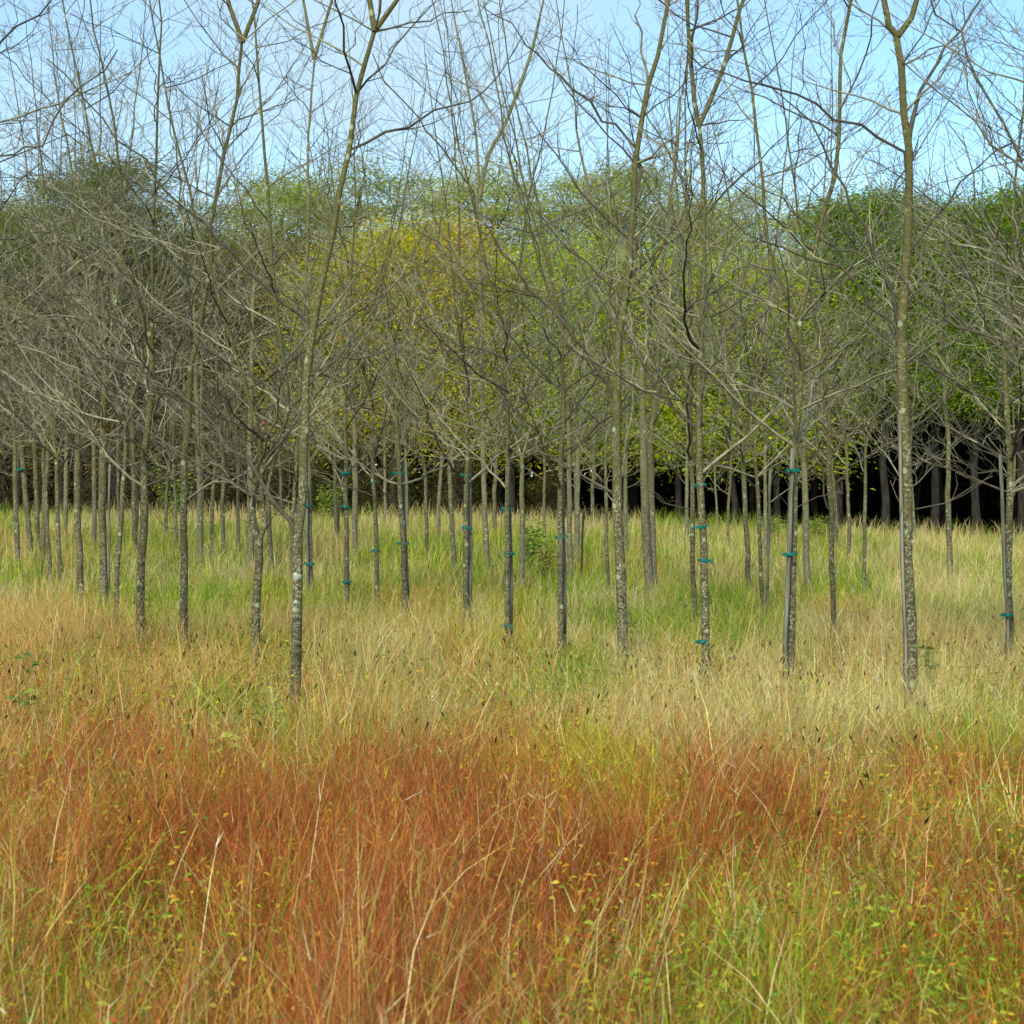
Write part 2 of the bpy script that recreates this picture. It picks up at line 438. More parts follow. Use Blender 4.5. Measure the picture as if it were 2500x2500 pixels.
def hero(name_label, pts, w, H=8.0, traced=(), forks=(), pale=False, dens=.70, D=None, cat='tree', low=1.95, group=None, spread=1.0):
    seed = len(TREES) * 7 + 3
    r = random.Random(seed)
    bx, by = pts[0]
    if D is None: D = base_depth(bx, by)
    gz = float(ground((bx - CX) / F * D, D))
    x0 = (bx - CX) / F * D
    if len(pts) > 1:      # carry the stem's lean down to the soil
        (x1, y1), (x2, y2) = pts[0], pts[1]
        x0 += (x1 - x2) / max(1, (y1 - y2)) * .3
    base = np.array([x0, D, gz - .03])
    world = [np.array([x0, D, gz - .03])]
    lean = r.uniform(-.03, .03)
    for (px, py) in pts:
        p = P(px, py, D); world.append(p)
    loc = [p - base for p in world]
    for p in loc[1:]: p[1] += lean * p[2]
    if len(loc) < 4 and loc[-1][2] < 3.5:
        p = loc[-1]; sl = (loc[-1] - loc[1]) / max(.3, loc[-1][2] - loc[1][2]); hh = r.uniform(3.8, 4.8)
        loc.append(p + np.array([sl[0] * .5 * (hh - p[2]) * .5 + r.uniform(-.1, .1), r.uniform(-.1, .1), hh - p[2]]))
    tr = []
    for k, (bp, bw) in enumerate(traced):
        sgn = 1 if (k + seed) % 2 else -1
        x00 = bp[0][0]; q = []
        for (px, py) in bp:
            dd = sgn * .22 * abs(px - x00) / F * D
            v = P(px, py, D, dd) - base; v[1] += lean * v[2]; q.append(v)
        tr.append((q, bw / F * D / 2))
    fk = []
    for (bp, bw) in forks:
        q = []
        for (px, py) in bp:
            v = P(px, py, D) - base; v[1] += lean * v[2] + .12 * (px - bp[0][0]) / F * D; q.append(v)
        q[0] = loc[-1].copy()
        fk.append((q, bw / F * D / 2))
    tm, cm, lines = bare_tree(seed, loc, H, w * .88 / F * D / 2, tr, fk, dens, low - (.45 if low < 2.7 else 0), spread, pale)
    e = link('nursery_tree', None, None, tuple(base))
    link('trunk', tm, e); link('crown', cm, e)
    tag(e, name_label, cat, group or 'bare young trees planted in rows in the meadow')
    TREES.append((x0, D))
    return e, D, base, lines

STAKES = []
def box_line(name, a, b, w, mat, seg=6, jit=.004, r=rnd, sides=4):
    a = np.array(a, float); b = np.array(b, float)
    t = np.linspace(0, 1, seg + 1)[:, None]
    pts = a * (1 - t) + b * t
    pts[1:-1] += np.array([[r.gauss(0, jit), r.gauss(0, jit), 0] for _ in range(seg - 1)])
    rad = np.full(seg + 1, w / 2 * 1.414 if sides == 4 else w / 2)
    m = tubes_mesh(name, [(pts, rad, sides, (1, 1, 1))], mat, smooth_=sides > 4)
    # close the top
    import bmesh
    bm = bmesh.new(); bm.from_mesh(m)
    be = [e for e in bm.edges if e.is_boundary]
    if be: bmesh.ops.holes_fill(bm, edges=be, sides=0)
    bm.to_mesh(m); bm.free()
    return m

def tie_mesh(c, rx, ry, wide, r):
    """flat tape wrapped round stem and stake with a knot and loose tails"""
    n = 16; lines = []
    ph = r.uniform(-.15, .15)
    for k in range(3):
        dz = (k - 1) * wide * .45
        ang = np.linspace(0, 2 * np.pi, n)
        pts = np.stack([c[0] + rx * np.cos(ang), c[1] + ry * np.sin(ang), c[2] + dz + ph * rx * np.cos(ang)], 1)
        lines.append((pts, np.full(n, wide * .32), 5, (1, 1, 1)))
    sx = 1 if r.random() < .5 else -1
    for k in range(3):
        p0 = np.array([c[0] + sx * rx * .6, c[1] - ry - wide * .3, c[2]])
        d = np.array([sx * r.uniform(.3, 1), -r.uniform(.1, .5), r.uniform(-.9, .4)])
        q, qr = grow(r, p0, d, r.uniform(.025, .06), wide * .35, wide * .2, .02, .25, -.25)
        lines.append((q, qr, 5, (1, 1, 1)))
    return tubes_mesh('tie', lines, M_TIE)

def stake(label, p_bot, p_top, w, D, tree_D, ties=(), tie_w=20, dark=False, rusty=False, front=None):
    """a stake seen between two pixels; ties at pixel points (px, py)"""
    r = random.Random(len(STAKES) * 13 + 1)
    dd = (-.06 if front else .07) if front is not None else 0
    Ds = D + dd
    gx0 = (p_bot[0] - CX) / F * Ds; gz = float(ground(gx0, Ds)) - .03
    t = P(*p_top, Ds); b0 = P(*p_bot, Ds)
    sl = (b0[0] - t[0]) / (b0[2] - t[2] + 1e-6)
    b = np.array([b0[0] + sl * (gz - b0[2]), Ds, gz])
    e = link('metal_post' if rusty else 'tree_stake', None, None, tuple(b))
    ww = w / F * Ds
    link('post', box_line('post', (0, 0, 0), t - b, ww * (.8 if rusty else .72), M_STAKE_DARK if dark or rusty else M_STAKE, r=r, sides=6 if rusty else 4), e)
    for (tx, ty) in ties:
        c = P(tx, ty, tree_D) - b; c[1] = (tree_D - Ds) * .5
        link('tie', tie_mesh(c, tie_w / F * D / 2, abs(dd) * .5 + .045, 7 / F * D * .5 + .003, r), e)
    tag(e, label, 'post' if rusty else 'stake', None if rusty else 'wooden stakes supporting the young trees')
    STAKES.append(e)
    return e

def tree_ties(e, base, D, ties, w):
    r = random.Random(int(D * 100))
    for (tx, ty) in ties:
        c = P(tx, ty, D) - base
        link('tie', tie_mesh(c, w / F * D / 2 + .012, w / F * D / 2 + .012, 7 / F * D * .5 + .003, r), e)

def lichen_patch(e, base, D, px, py, rt, size, seed):
    r = random.Random(seed); c = P(px, py, D) - base; V = []; L = []; S = []
    V.append((c[0], c[1] - rt - .006, c[2])); n = 18
    for ring, f in ((1, .6), (2, 1.0)):
        for i in range(n):
            a = 6.283 * i / n; q = size * f * (1 + .22 * math.sin(3 * a + seed) + r.uniform(-.12, .12))
            th = max(-1.35, min(1.35, q * math.cos(a) / rt)); rr = rt + (.006 if ring == 1 else .001)
            V.append((c[0] + rr * math.sin(th), c[1] - rr * math.cos(th), c[2] + q * .75 * math.sin(a)))
    for i in range(n):
        j = (i + 1) % n; S.append(len(L)); L += [0, 1 + i, 1 + j]
    for i in range(n):
        j = (i + 1) % n; S.append(len(L)); L += [1 + i, 1 + n + i, 1 + n + j, 1 + j]
    link('lichen_patch', mesh_np('lichen_patch', np.array(V), np.array(L), np.array(S), M_LICHEN, smooth_=True), e)

# --- the near trees, traced from where they stand
e, D, base, _ = hero('thickest pale-spotted bare tree at the right, stake behind its left side, forking high up',
     [(2227, 1726), (2217, 1516), (2211, 1361), (2208, 1205), (2204, 1080), (2200, 950), (2200, 854), (2205, 683), (2214, 512), (2211, 370), (2200, 285), (2194, 171), (2185, 97)],
     37, 8.2, low=4.0, spread=.75,
     traced=[([(2217, 319), (2242, 228), (2268, 165), (2333, 80), (2396, 0), (2450, -70)], 13),
             ([(2202, 381), (2134, 336), (2049, 290), (1935, 239), (1866, 222), (1764, 188), (1678, 131)], 11),
             ([(2190, 800), (2180, 723), (2123, 598), (2049, 467), (2003, 353), (1923, 262), (1880, 210)], 12),
             ([(2197, 837), (2134, 752), (2037, 660), (1906, 615), (1735, 524), (1650, 495)], 10),
             ([(2215, 620), (2305, 501), (2390, 410), (2500, 307)], 11),
             ([(2212, 1250), (2300, 1228), (2350, 1210), (2400, 1160)], 5),
             ([(2208, 1000), (2120, 960), (2010, 930), (1930, 900)], 6)],
     forks=[([(2185, 97), (2163, 74), (2148, 0), (2140, -60)], 18), ([(2185, 97), (2219, 51), (2234, 0), (2242, -60)], 16)])
for k_, (a_, b_, c_) in enumerate([(2206, 1112, .030), (2207, 1210, .026), (2221, 1323, .022), (2216, 1560, .016), (2212, 1440, .014)]): lichen_patch(e, base, D, a_, b_, .042, c_, k_)
stake('tall grey stake hugging the left side of the thick right-hand tree', (2214, 1700), (2195, 1010), 10, 9.9, 9.85, front=False)

e, D, base, _ = hero('big left-centre bare tree with a round lichen patch and a long branch sweeping up left',
     [(723, 1695), (723, 1557), (727, 1412), (729, 1304), (738, 1213), (741, 1104), (744, 1010), (747, 932), (757, 860), (766, 802), (778, 706), (806, 569), (828, 470), (851, 364), (868, 228), (891, 159), (914, 74)],
     28, 7.8, low=4.2, spread=.7,
     traced=[([(727, 1310), (709, 1267), (672, 1220), (600, 1128), (531, 1060), (501, 1002), (433, 957), (285, 854), (171, 763), (60, 700)], 15),
             ([(433, 957), (342, 951), (228, 877), (120, 820)], 6),
             ([(766, 802), (683, 735), (569, 626), (456, 512), (353, 399), (285, 336), (216, 239), (114, 142)], 12),
             ([(745, 1042), (655, 940), (541, 877), (427, 769), (330, 700), (245, 643), (142, 569), (0, 500)], 10),
             ([(854, 370), (942, 324), (1056, 279), (1141, 245), (1227, 165), (1278, 85)], 10),
             ([(748, 920), (830, 880), (930, 860), (1020, 790), (1110, 720)], 7),
             ([(740, 1110), (790, 1030), (850, 985), (960, 940)], 6),
             ([(725, 1268), (660, 1266), (600, 1270)], 3)],
     forks=[([(914, 74), (902, 0), (890, -60)], 15), ([(914, 74), (965, 0), (1010, -70)], 13)])

lichen_patch(e, base, D, 726, 1407, .036, .034, 8); lichen_patch(e, base, D, 724, 1470, .038, .018, 9)
hero('straight trunk left of the crooked forked tree, blotched with pale lichen down to the grass',
     [(449, 1579), (449, 1376), (449, 1195), (453, 1115), (462, 950), (467, 888), (495, 769), (513, 626), (524, 484), (547, 370), (575, 245), (592, 102)],
     21, 8.4, low=3.6, spread=.8,
     traced=[([(467, 854), (456, 655), (447, 512), (433, 399), (421, 285), (410, 180)], 8),
             ([(450, 1187), (380, 1165), (320, 1140), (250, 1070), (170, 1010), (60, 930)], 6),
             ([(452, 1225), (490, 1187), (560, 1170), (620, 1140), (700, 1060)], 7),
             ([(449, 1296), (410, 1285), (375, 1250)], 3),
             ([(500, 740), (600, 640), (680, 600)], 7)],
     forks=[([(592, 102), (561, 17), (545, -50)], 12), ([(592, 102), (626, 11), (650, -60)], 12)])

hero('crooked dark tree with a swollen low fork, just left of the big left-centre tree',
     [(620, 1590), (623, 1485), (626, 1420), (630, 1376), (633, 1318)],
     23, 7.2, low=2.3,
     traced=[([(640, 1150), (700, 1060), (760, 980), (850, 930)], 7), ([(612, 1200), (560, 1090), (540, 960), (500, 850)], 9)],
     forks=[([(633, 1318), (616, 1288), (616, 1240), (622, 1177), (647, 1137), (680, 1083), (700, 1000), (690, 880)], 16),
            ([(633, 1318), (645, 1282), (645, 1262), (638, 1225), (636, 1150), (630, 1060), (600, 950)], 14)])

e, D, base, _ = hero('leaning tree at the left with a split bark wound showing bare wood near its foot',
     [(344, 1557), (343, 1480), (345, 1376), (357, 1231), (357, 1188), (360, 1100), (372, 980), (378, 860)],
     23, 7.6, low=2.1,
     traced=[([(357, 1188), (340, 1150), (326, 1115), (330, 1050), (310, 960)], 8),
             ([(357, 1195), (390, 1165), (440, 1120), (500, 1080)], 6), ([(350, 1300), (330, 1232), (280, 1240)], 4)])
wl = [(np.array([P(346, 1385, D) - base, P(345, 1430, D) - base, P(345, 1480, D) - base, P(344, 1520, D) - base]) + np.array([0, -.026, 0]), np.array([.003, .016, .02, .012]), 8, (1, 1, 1))]
link('bark_wound', tubes_mesh('bark_wound', wl, M_WOUND), e)

hero('thick lichen-grey tree right of centre with a black crooked branch climbing its face',
     [(1522, 1608), (1517, 1412), (1513, 1304), (1511, 1253), (1508, 1159), (1506, 1086), (1506, 911), (1523, 740), (1534, 655), (1546, 512), (1551, 398), (1568, 285), (1585, 205), (1608, 131), (1631, 11)],
     28, 9.0, low=3.2, spread=.8,
     traced=[([(1511, 1262), (1502, 1224), (1515, 1188), (1521, 1122), (1537, 1072), (1540, 980), (1546, 880), (1530, 790), (1500, 700)], 9),
             ([(1508, 1206), (1490, 1200), (1417, 1159), (1327, 1100), (1265, 1050), (1190, 1000)], 8),
             ([(1504, 975), (1426, 854), (1341, 757), (1301, 706), (1233, 615), (1187, 558), (1141, 438), (1096, 387), (1016, 285), (942, 199), (908, 131)], 12),
             ([(1312, 723), (1198, 694), (1085, 672), (942, 603), (900, 560)], 7),
             ([(1557, 364), (1443, 250), (1369, 188), (1312, 131), (1244, 63), (1170, 0)], 10),
             ([(1530, 690), (1620, 600), (1700, 540), (1790, 430)], 8), ([(1585, 205), (1568, 114), (1557, 0), (1550, -60)], 11)],
     forks=[([(1631, 11), (1640, -60)], 10), ([(1631, 11), (1610, -60)], 8)])

e, D, base, _ = hero('tree right of centre wound with four teal ties down its lichen-spotted trunk',
     [(1722, 1619), (1720, 1412), (1711, 1267), (1707, 1159), (1704, 1050), (1707, 854), (1718, 626), (1715, 456), (1704, 313)],
     21, 8.6, low=2.2,
     traced=[([(1711, 1190), (1740, 1130), (1800, 1090), (1900, 1040), (1990, 960)], 6),
             ([(1712, 1262), (1680, 1240), (1620, 1225), (1560, 1190)], 4),
             ([(1700, 1000), (1650, 860), (1640, 760), (1600, 700)], 7)],
     forks=[([(1704, 313), (1693, 256), (1678, 85), (1673, 0)], 12), ([(1704, 313), (1764, 171), (1804, 28), (1830, -40)], 12)])
tree_ties(e, base, D, [(1710, 1184), (1709, 1287), (1722, 1368), (1714, 1566)], 22)

e, D, base, _ = hero('staked tree between the four-tie tree and the thick right-hand tree, forked low in its crown',
     [(1930, 1660), (1931, 1560), (1934, 1438), (1942, 1205), (1944, 1089), (1960, 911), (1957, 780)],
     21, 8.0, low=2.3,
     traced=[([(1938, 1240), (2000, 1215), (2060, 1190)], 3), ([(1944, 1100), (2000, 1080), (2060, 1050), (2160, 1020)], 6), ([(1950, 1000), (1870, 930), (1790, 900), (1700, 920)], 6)],
     forks=[([(1957, 780), (1923, 712), (1878, 587), (1866, 427), (1850, 300)], 10), ([(1957, 780), (1980, 683), (2014, 530), (2049, 421), (2060, 319), (2066, 114), (2088, 0)], 12)])
stake('grey stake with two teal ties leaning along the left side of the low-forked tree', (1916, 1644), (1936, 1095), 12, D, D, [(1935, 1149), (1927, 1352)], 34, front=True)

e, D, base, _ = hero('slim straight tree in the centre with a grey stake tight behind its right side',
     [(1368, 1583), (1367, 1304), (1367, 1195), (1370, 1104), (1374, 960), (1372, 800)], 16, 7.6, low=2.2)
stake('grey stake with a single teal tie behind the slim central tree', (1380, 1583), (1372, 1085), 9, D, D, [(1369, 1311)], 26, front=False)

e, D, base, _ = hero('thin dark tree left of the slim central tree, tied low, middle and high',
     [(1238, 1546), (1239, 1400), (1238, 1267), (1240, 1122), (1242, 960), (1236, 820)], 14, 7.4, low=2.2,
     traced=[([(1235, 1385), (1222, 1360), (1219, 1300), (1226, 1240)], 3)])
stake('thin grey stake with three teal ties on the tree left of the central one', (1250, 1555), (1241, 1100), 8, D, D, [(1238, 1242), (1244, 1351), (1236, 1528)], 24, front=False)

e, D, base, _ = hero('young tree left of centre with two teal ties and a pale stake on its right',
     [(1140, 1495), (1137, 1400), (1138, 1304), (1140, 1122), (1140, 980)], 15, 7.6, low=2.1)
stake('pale stake with two teal ties on the right of a tree left of centre', (1150, 1490), (1146, 1110), 9, D, D, [(1140, 1289), (1137, 1160)], 26, front=False)

e, D, base, _ = hero('grey tree left of centre leaning slightly left with a broad stake behind it',
     [(991, 1481), (984, 1340), (977, 1231), (973, 1133), (968, 1000)], 16, 7.6, low=2.0)
stake('broad grey stake with two teal ties behind the slightly leaning tree left of centre', (994, 1440), (982, 1125), 9, D, D, [(983, 1327), (972, 1155)], 28, front=False)

e, D, base, _ = hero('slender tree with two teal ties, second to the right of the big left-centre tree',
     [(922, 1463), (918, 1267), (911, 1122), (913, 1000)], 12, 7.4, low=2.0)
tree_ties(e, base, D, [(917, 1344), (915, 1176)], 13)
e, D, base, _ = hero('speckled tree with three teal ties, first to the right of the big left-centre tree',
     [(846, 1470), (845, 1304), (846, 1122), (842, 1000)], 14, 7.8, low=2.0)
tree_ties(e, base, D, [(846, 1421), (844, 1238), (845, 1155)], 15)
e, D, base, _ = hero('pale tall tree directly behind the big left-centre tree, forking near the top edge',
     [(758, 1438), (757, 1376), (754, 1235), (752, 1100), (757, 854), (746, 683), (752, 512), (752, 370), (766, 142)], 15, 10.5, low=3.2, pale=True, spread=.85,
     forks=[([(766, 142), (740, 0)], 9), ([(766, 142), (808, 0)], 9)])
stake('short grey stake with two teal ties behind the big left-centre tree', (752, 1430), (748, 1190), 8, D, D, [(756, 1376), (753, 1235)], 22, front=True)

hero('broad trunk near the left edge with a tall thin stake on its right side', [(254, 1467), (252, 1350), (250, 1231), (255, 1050), (262, 900)], 21, 9.2, low=2.5)
stake('tall thin grey stake beside the broad trunk near the left edge', (266, 1460), (268, 1133), 6, 20.5, 20.5, front=False)
hero('greenish trunk third from the broad left-edge trunk, curving slightly at its foot', [(197, 1456), (192, 1340), (185, 1159), (187, 1050), (190, 900)], 18, 9.0, low=2.4)
hero('thin silver-speckled trunk leaning right between the broad left trunk and the wounded tree', [(284, 1495), (290, 1340), (304, 1140), (312, 1000)], 14, 7.6, low=2.3)
hero('small speckled trunk standing in straw grass left of the greenish trunk', [(147, 1412), (140, 1253), (138, 1120)], 12, 8.4, low=2.3)
hero('left trunk of a close pair in the straw near the left edge', [(105, 1376), (107, 1224), (106, 1100)], 13, 9.0, low=2.4)
hero('right trunk of a close pair in the straw near the left edge', [(121, 1387), (112, 1238), (114, 1100)], 12, 8.8, low=2.4)
hero('trunk nearest the left edge, grey and slightly leaning', [(42, 1356), (36, 1200), (34, 1050)], 14, 9.4, low=2.6)
e, D, base, _ = hero('second trunk from the left edge, with a small teal tie at head height', [(72, 1332), (62, 1200), (47, 1050)], 15, 9.6, low=2.6)
tree_ties(e, base, D, [(50, 1146)], 17)
hero('trunk seen just right behind the crooked forked tree', [(662, 1376), (658, 1290), (654, 1195)], 13, 8.6, low=2.4)
hero('slim trunk standing clear between the tied trees left of centre', [(1044, 1350), (1040, 1250), (1036, 1140)], 10, 8.4, low=2.4)
hero('brown-footed trunk with a thin rod on its right, left of centre', [(1109, 1369), (1100, 1231), (1098, 1122)], 13, 8.8, low=2.4)
hero('tall middle-row tree whose forked top stands alone in the pale sky',
     [(1189, 1365), (1183, 1231), (1180, 1140), (1175, 900), (1173, 683), (1170, 484)], 15, 11.2, low=3.0, pale=True, spread=.8,
     forks=[([(1170, 484), (1193, 370), (1232, 296), (1289, 142), (1312, 57)], 10), ([(1170, 484), (1162, 330), (1140, 200), (1120, 90)], 7)])
hero('pale trunk beside the small green sapling in the centre', [(1276, 1409), (1275, 1250), (1274, 1122)], 14, 8.2, pale=True, low=2.3)
hero('pale trunk close behind the right side of the slim central tree', [(1392, 1405), (1390, 1159), (1389, 1000)], 14, 8.6, pale=True, low=2.4)
hero('narrow trunk just right of the rusty post', [(1483, 1441), (1479, 1140), (1480, 1020)], 10, 7.8, low=2.3)
hero('broad pale trunk of an overlapping pair right of the crooked-branch tree', [(1588, 1452), (1577, 1304), (1570, 1086), (1566, 900)], 23, 9.6, pale=True, low=2.8)
hero('farther trunk of the overlapping pair right of the crooked-branch tree', [(1596, 1420), (1592, 1250), (1588, 1086)], 19, 9.6, pale=True, low=2.8)
stake('dark thin rod between the two overlapping pale trunks', (1594, 1440), (1578, 1120), 4, 21.6, 21.6, dark=True, front=True)
hero('reddish-brown trunk standing just left of the four-tie tree', [(1696, 1499), (1690, 1304), (1687, 1086)], 14, 8.8, low=2.3)
hero('speckled trunk between the four-tie tree and the free-standing stake', [(1827, 1425), (1819, 1231), (1812, 1100)], 14, 8.8, low=2.3)
hero('dark-spotted thin trunk directly left of the free-standing stake', [(1862, 1500), (1854, 1283), (1845, 1128)], 11, 7.6, low=2.2)
stake('free-standing grey stake with a bare top right of the four-tie tree', (1872, 1485), (1881, 1146), 7, 19.3, 19.3)
hero('broad pale trunk right behind the staked low-forked tree', [(1971, 1427), (1968, 1280), (1963, 1128)], 18, 9.0, pale=True, low=2.5)
hero('tree with a pale side stem leaving leftward, right of the staked low-forked tree',
     [(2033, 1550), (2029, 1322), (2027, 1244), (2021, 1128), (2020, 1000)], 15, 7.8, low=2.3,
     traced=[([(2025, 1246), (2013, 1236), (2002, 1213), (1999, 1150), (1994, 1073), (1990, 980)], 9)])
hero('narrow trunk with a straw tussock at its foot, against the dark wood', [(2074, 1341), (2070, 1220), (2064, 1070)], 10, 9.0, low=2.5)
hero('thin spotted trunk halfway to the thick right-hand tree, against the dark wood', [(2109, 1430), (2110, 1250), (2110, 1090)], 10, 8.0, low=2.4)
hero('smooth green-brown trunk alone against the black of the wood, right of the thick tree',
     [(2320, 1395), (2314, 1205), (2316, 1089), (2306, 980), (2300, 850)], 15, 9.0, low=3.0)
e, D, base, _ = hero('grey tree beside the right edge with many pale low branches against the dark wood',
     [(2464, 1593), (2464, 1450), (2464, 1283), (2468, 1128), (2462, 990), (2453, 854)], 20, 7.8, low=1.9, dens=1.1,
     traced=[([(2468, 1165), (2390, 1150), (2300, 1120), (2230, 1060), (2190, 1010)], 6), ([(2466, 1130), (2380, 1090), (2330, 1020), (2290, 960)], 6)])
stake('leaning grey stake with one teal tie beside the right-edge tree', (2462, 1560), (2442, 1110), 9, D, D, [(2456, 1500)], 26, front=True)
stake('rusty brown metal post standing alone in the grass right of centre', (1419, 1394), (1425, 1247), 8, 26.5, 26.5, rusty=True)
stake('dark thin stake near the wood, left of centre beside a slim trunk', (827, 1311), (826, 1225), 5, 37, 37, dark=True)
hero('slim trunk with the dark thin stake at its right, near the wood left of centre', [(821, 1300), (818, 1200)], 9, 9.5, low=2.5)

# near trees beside the frame whose branches reach in
def beside(label, x, y, H, seed, rb, traced=()):
    gz = float(ground(x, y)) - .03
    r = random.Random(seed)
    loc = [np.array([0, 0, 0.]), np.array([r.uniform(-.03, .03), 0, 1.0]), np.array([r.uniform(-.1, .1), 0, 2.4]), np.array([r.uniform(-.15, .15), r.uniform(-.1, .1), 4.2])]
    base = np.array([x, y, gz])
    tr = []
    for bp, bw, D0 in traced:
        q = [loc[2] * .8]
        for k, (px, py) in enumerate(bp):
            q.append(P(px, py, D0 + .05 * k) - base)
        tr.append((q, bw / F * D0 / 2))
    tm, cm, _ = bare_tree(seed, loc, H, rb, tr, (), 1.0, 2.0, 1.0)
    e = link('nursery_tree', None, None, tuple(base)); link('trunk', tm, e); link('crown', cm, e)
    tag(e, label, 'tree', 'bare young trees planted in rows in the meadow'); TREES.append((x, y))
beside('bare tree just outside the left edge whose dark branch reaches in below the sky', -4.3, 10.5, 7.6, 901, .05,
       [([(-60, 450), (60, 370), (170, 250), (290, 130)], 12, 10.4), ([(-60, 640), (120, 560), (260, 500), (350, 430)], 8, 10.8), ([(-40, 800), (100, 775), (200, 770)], 6, 10.8)])
beside('bare tree just outside the right edge whose long limbs arch in over the wood', 4.0, 9.6, 7.9, 902, .055,
       [([(2560, 870), (2500, 850), (2333, 786), (2191, 683), (2049, 592), (1906, 495), (1800, 420)], 12, 9.5),
        ([(2560, 470), (2500, 387), (2447, 307), (2390, 188), (2339, 85), (2265, -10)], 16, 9.5),
        ([(2560, 760), (2480, 600), (2380, 560), (2280, 500), (2200, 420), (2100, 380)], 9, 9.9)])

def leaves_np(C, N, size_l, size_w, col, r, droop=.3):
    """C (n,3) leaf centres, N (n,3) growth directions; one bent lozenge each"""
    n = len(C)
    d = N / (np.linalg.norm(N, axis=1)[:, None] + 1e-9)
    ref = r.normal(size=(n, 3)); s = np.cross(d, ref); s /= (np.linalg.norm(s, axis=1)[:, None] + 1e-9)
    u = np.cross(s, d)
    L = size_l[:, None]; W = size_w[:, None]
    a = C - d * L * .5; b = C + s * W * .5 + u * L * .06; c = C + d * L * .5 - np.array([0, 0, 1]) * L * droop; e = C - s * W * .5 + u * L * .06
    V = np.stack([a, b, c, e], 1).reshape(-1, 3)
    loops = np.arange(4 * n); starts = np.arange(0, 4 * n, 4)
    return V, loops, starts, np.repeat(col, 4, axis=0)

def leafy_top(label, px, py, H, zmin, n, seed):
    e, D, base, lines = hero(label, [(px, py), (px - 4, py - 120)], 13, H, low=3.0, dens=.9)
    rn = np.random.default_rng(seed); C = []
    ends = [q for q, _, sd, _ in lines if q[-1][2] > zmin and sd == 3]
    for _ in range(n):
        q = ends[rn.integers(len(ends))]; C.append(q[rn.integers(len(q))] + rn.normal(size=3) * .04)
    col = np.array([(.62, .52, .22), (.55, .42, .16), (.50, .50, .20)])[rn.integers(0, 3, n)]
    V, L, S, K = leaves_np(np.array(C), rn.normal(size=(n, 3)), rn.uniform(.03, .07, n), rn.uniform(.015, .03, n), col, rn, .2)
    link('leaves', mesh_np('leaves', V, L, S, M_LEAF, K), e)
leafy_top('far-left tree with pale yellow leaves still clinging to its top twigs', 92, 1318, 12.2, 8.8, 500, 1)
leafy_top('tall tree with pale yellowed leaves at its top, right of the far-left leafy one', 330, 1322, 12.6, 9.2, 420, 2)
# --- templates for the far rows
TEMPL = []
for k in range(7):
    r = random.Random(400 + k)
    loc = [np.array([0, 0, 0.]), np.array([r.uniform(-.05, .05), r.uniform(-.05, .05), 1.0]), np.array([r.uniform(-.12, .12), r.uniform(-.1, .1), 2.6]), np.array([r.uniform(-.25, .25), r.uniform(-.2, .2), 5.0])]
    tm, cm, _ = bare_tree(500 + k, loc, 8.8 + r.uniform(-.8, 1.2), .046 + r.uniform(-.012, .010), dens=.53, low=1.5, pale=k % 2 == 0, spread=.95)
    TEMPL.append((tm, cm))

def far_tree(x, y, k, rz, s, label, group):
    e = link('nursery_tree', None, None, (x, y, float(ground(x, y)) - .03)); e.rotation_euler = (0, 0, rz); e.scale = (s, s, s)
    tm, cm = TEMPL[k]
    link('trunk', tm, e); link('crown', cm, e)
    tag(e, label, 'tree', group); TREES.append((x, y))

known = [(406, 1300), (431, 1311), (489, 1340), (518, 1336), (551, 1340), (612, 1361), (868, 1333), (1209, 1282), (1329, 1290),
         (1408, 1347), (1448, 1262), (1754, 1282), (1778, 1325), (330, 1300), (227, 1310), (160, 1290), (936, 1275), (1073, 1296)]
fr = random.Random(77)
BANDS = [(-9, -.335, 'bare tree standing beyond the left side of the frame', 'bare trees left of the view'),
         (-.335, -.24, 'thin far trunk in the dense grey tangle at the left edge', 'far bare trees at the left edge'),
         (-.24, -.15, 'thin far trunk seen behind the wounded and lichen-blotched left trees', 'far bare trees behind the left trees'),
         (-.15, -.06, 'thin far trunk in the rows behind the big left-centre tree', 'far bare trees left of centre'),
         (-.06, .03, 'thin far trunk in the rows behind the tied central trees', 'far bare trees in the centre'),
         (.03, .14, 'thin far trunk near the wood behind the thick crooked-branch tree', 'far bare trees right of centre'),
         (.14, .335, 'thin far trunk in front of the black wood at the right', 'far bare trees before the dark wood'),
         (.335, 9, 'bare tree standing beyond the right side of the frame', 'bare trees right of the view')]
def band(x, y):
    a = x / y
    for lo, hi, l, g in BANDS:
        if lo <= a < hi: return l, g
cand = []
for px, py in known:
    D = base_depth(px, py); cand.append(((px - CX) / F * D, D, True))
for row in range(22):
    y0 = 21 + row * 1.55
    for c in range(-16, 17):
        x = c * 1.9 + (row % 2) * .9 + fr.uniform(-.35, .35); y = y0 + fr.uniform(-.5, .5)
        if y > 50: continue
        a = x / y
        if abs(a) > .50: continue
        keep = np.interp(a, [-.5, -.3, -.1, .1, .2, .5], [.42, .40, .23, .12, .07, .13])
        if fr.random() > keep: continue
        cand.append((x, y, False))
for y in (12.5, 15, 17.5, 20):
    for s in (-1, 1):
        cand.append((s * (y * .40 + .6) + fr.uniform(-.3, .3), y, False))
for i, (x, y, kn) in enumerate(cand):
    near = min((abs(x / y - tx / ty) for tx, ty in TREES if abs(ty - y) < 14), default=9)
    if not kn and (near < .008 or min(math.hypot(x - tx, y - ty) for tx, ty in TREES) < 1.2): continue
    l, g = band(x, y)
    far_tree(x, y, fr.randrange(7), fr.uniform(0, 6.28), fr.uniform(.82, 1.15) * (1.06 if x < 0 else .98), l, g)
print('nursery trees', len(TREES))

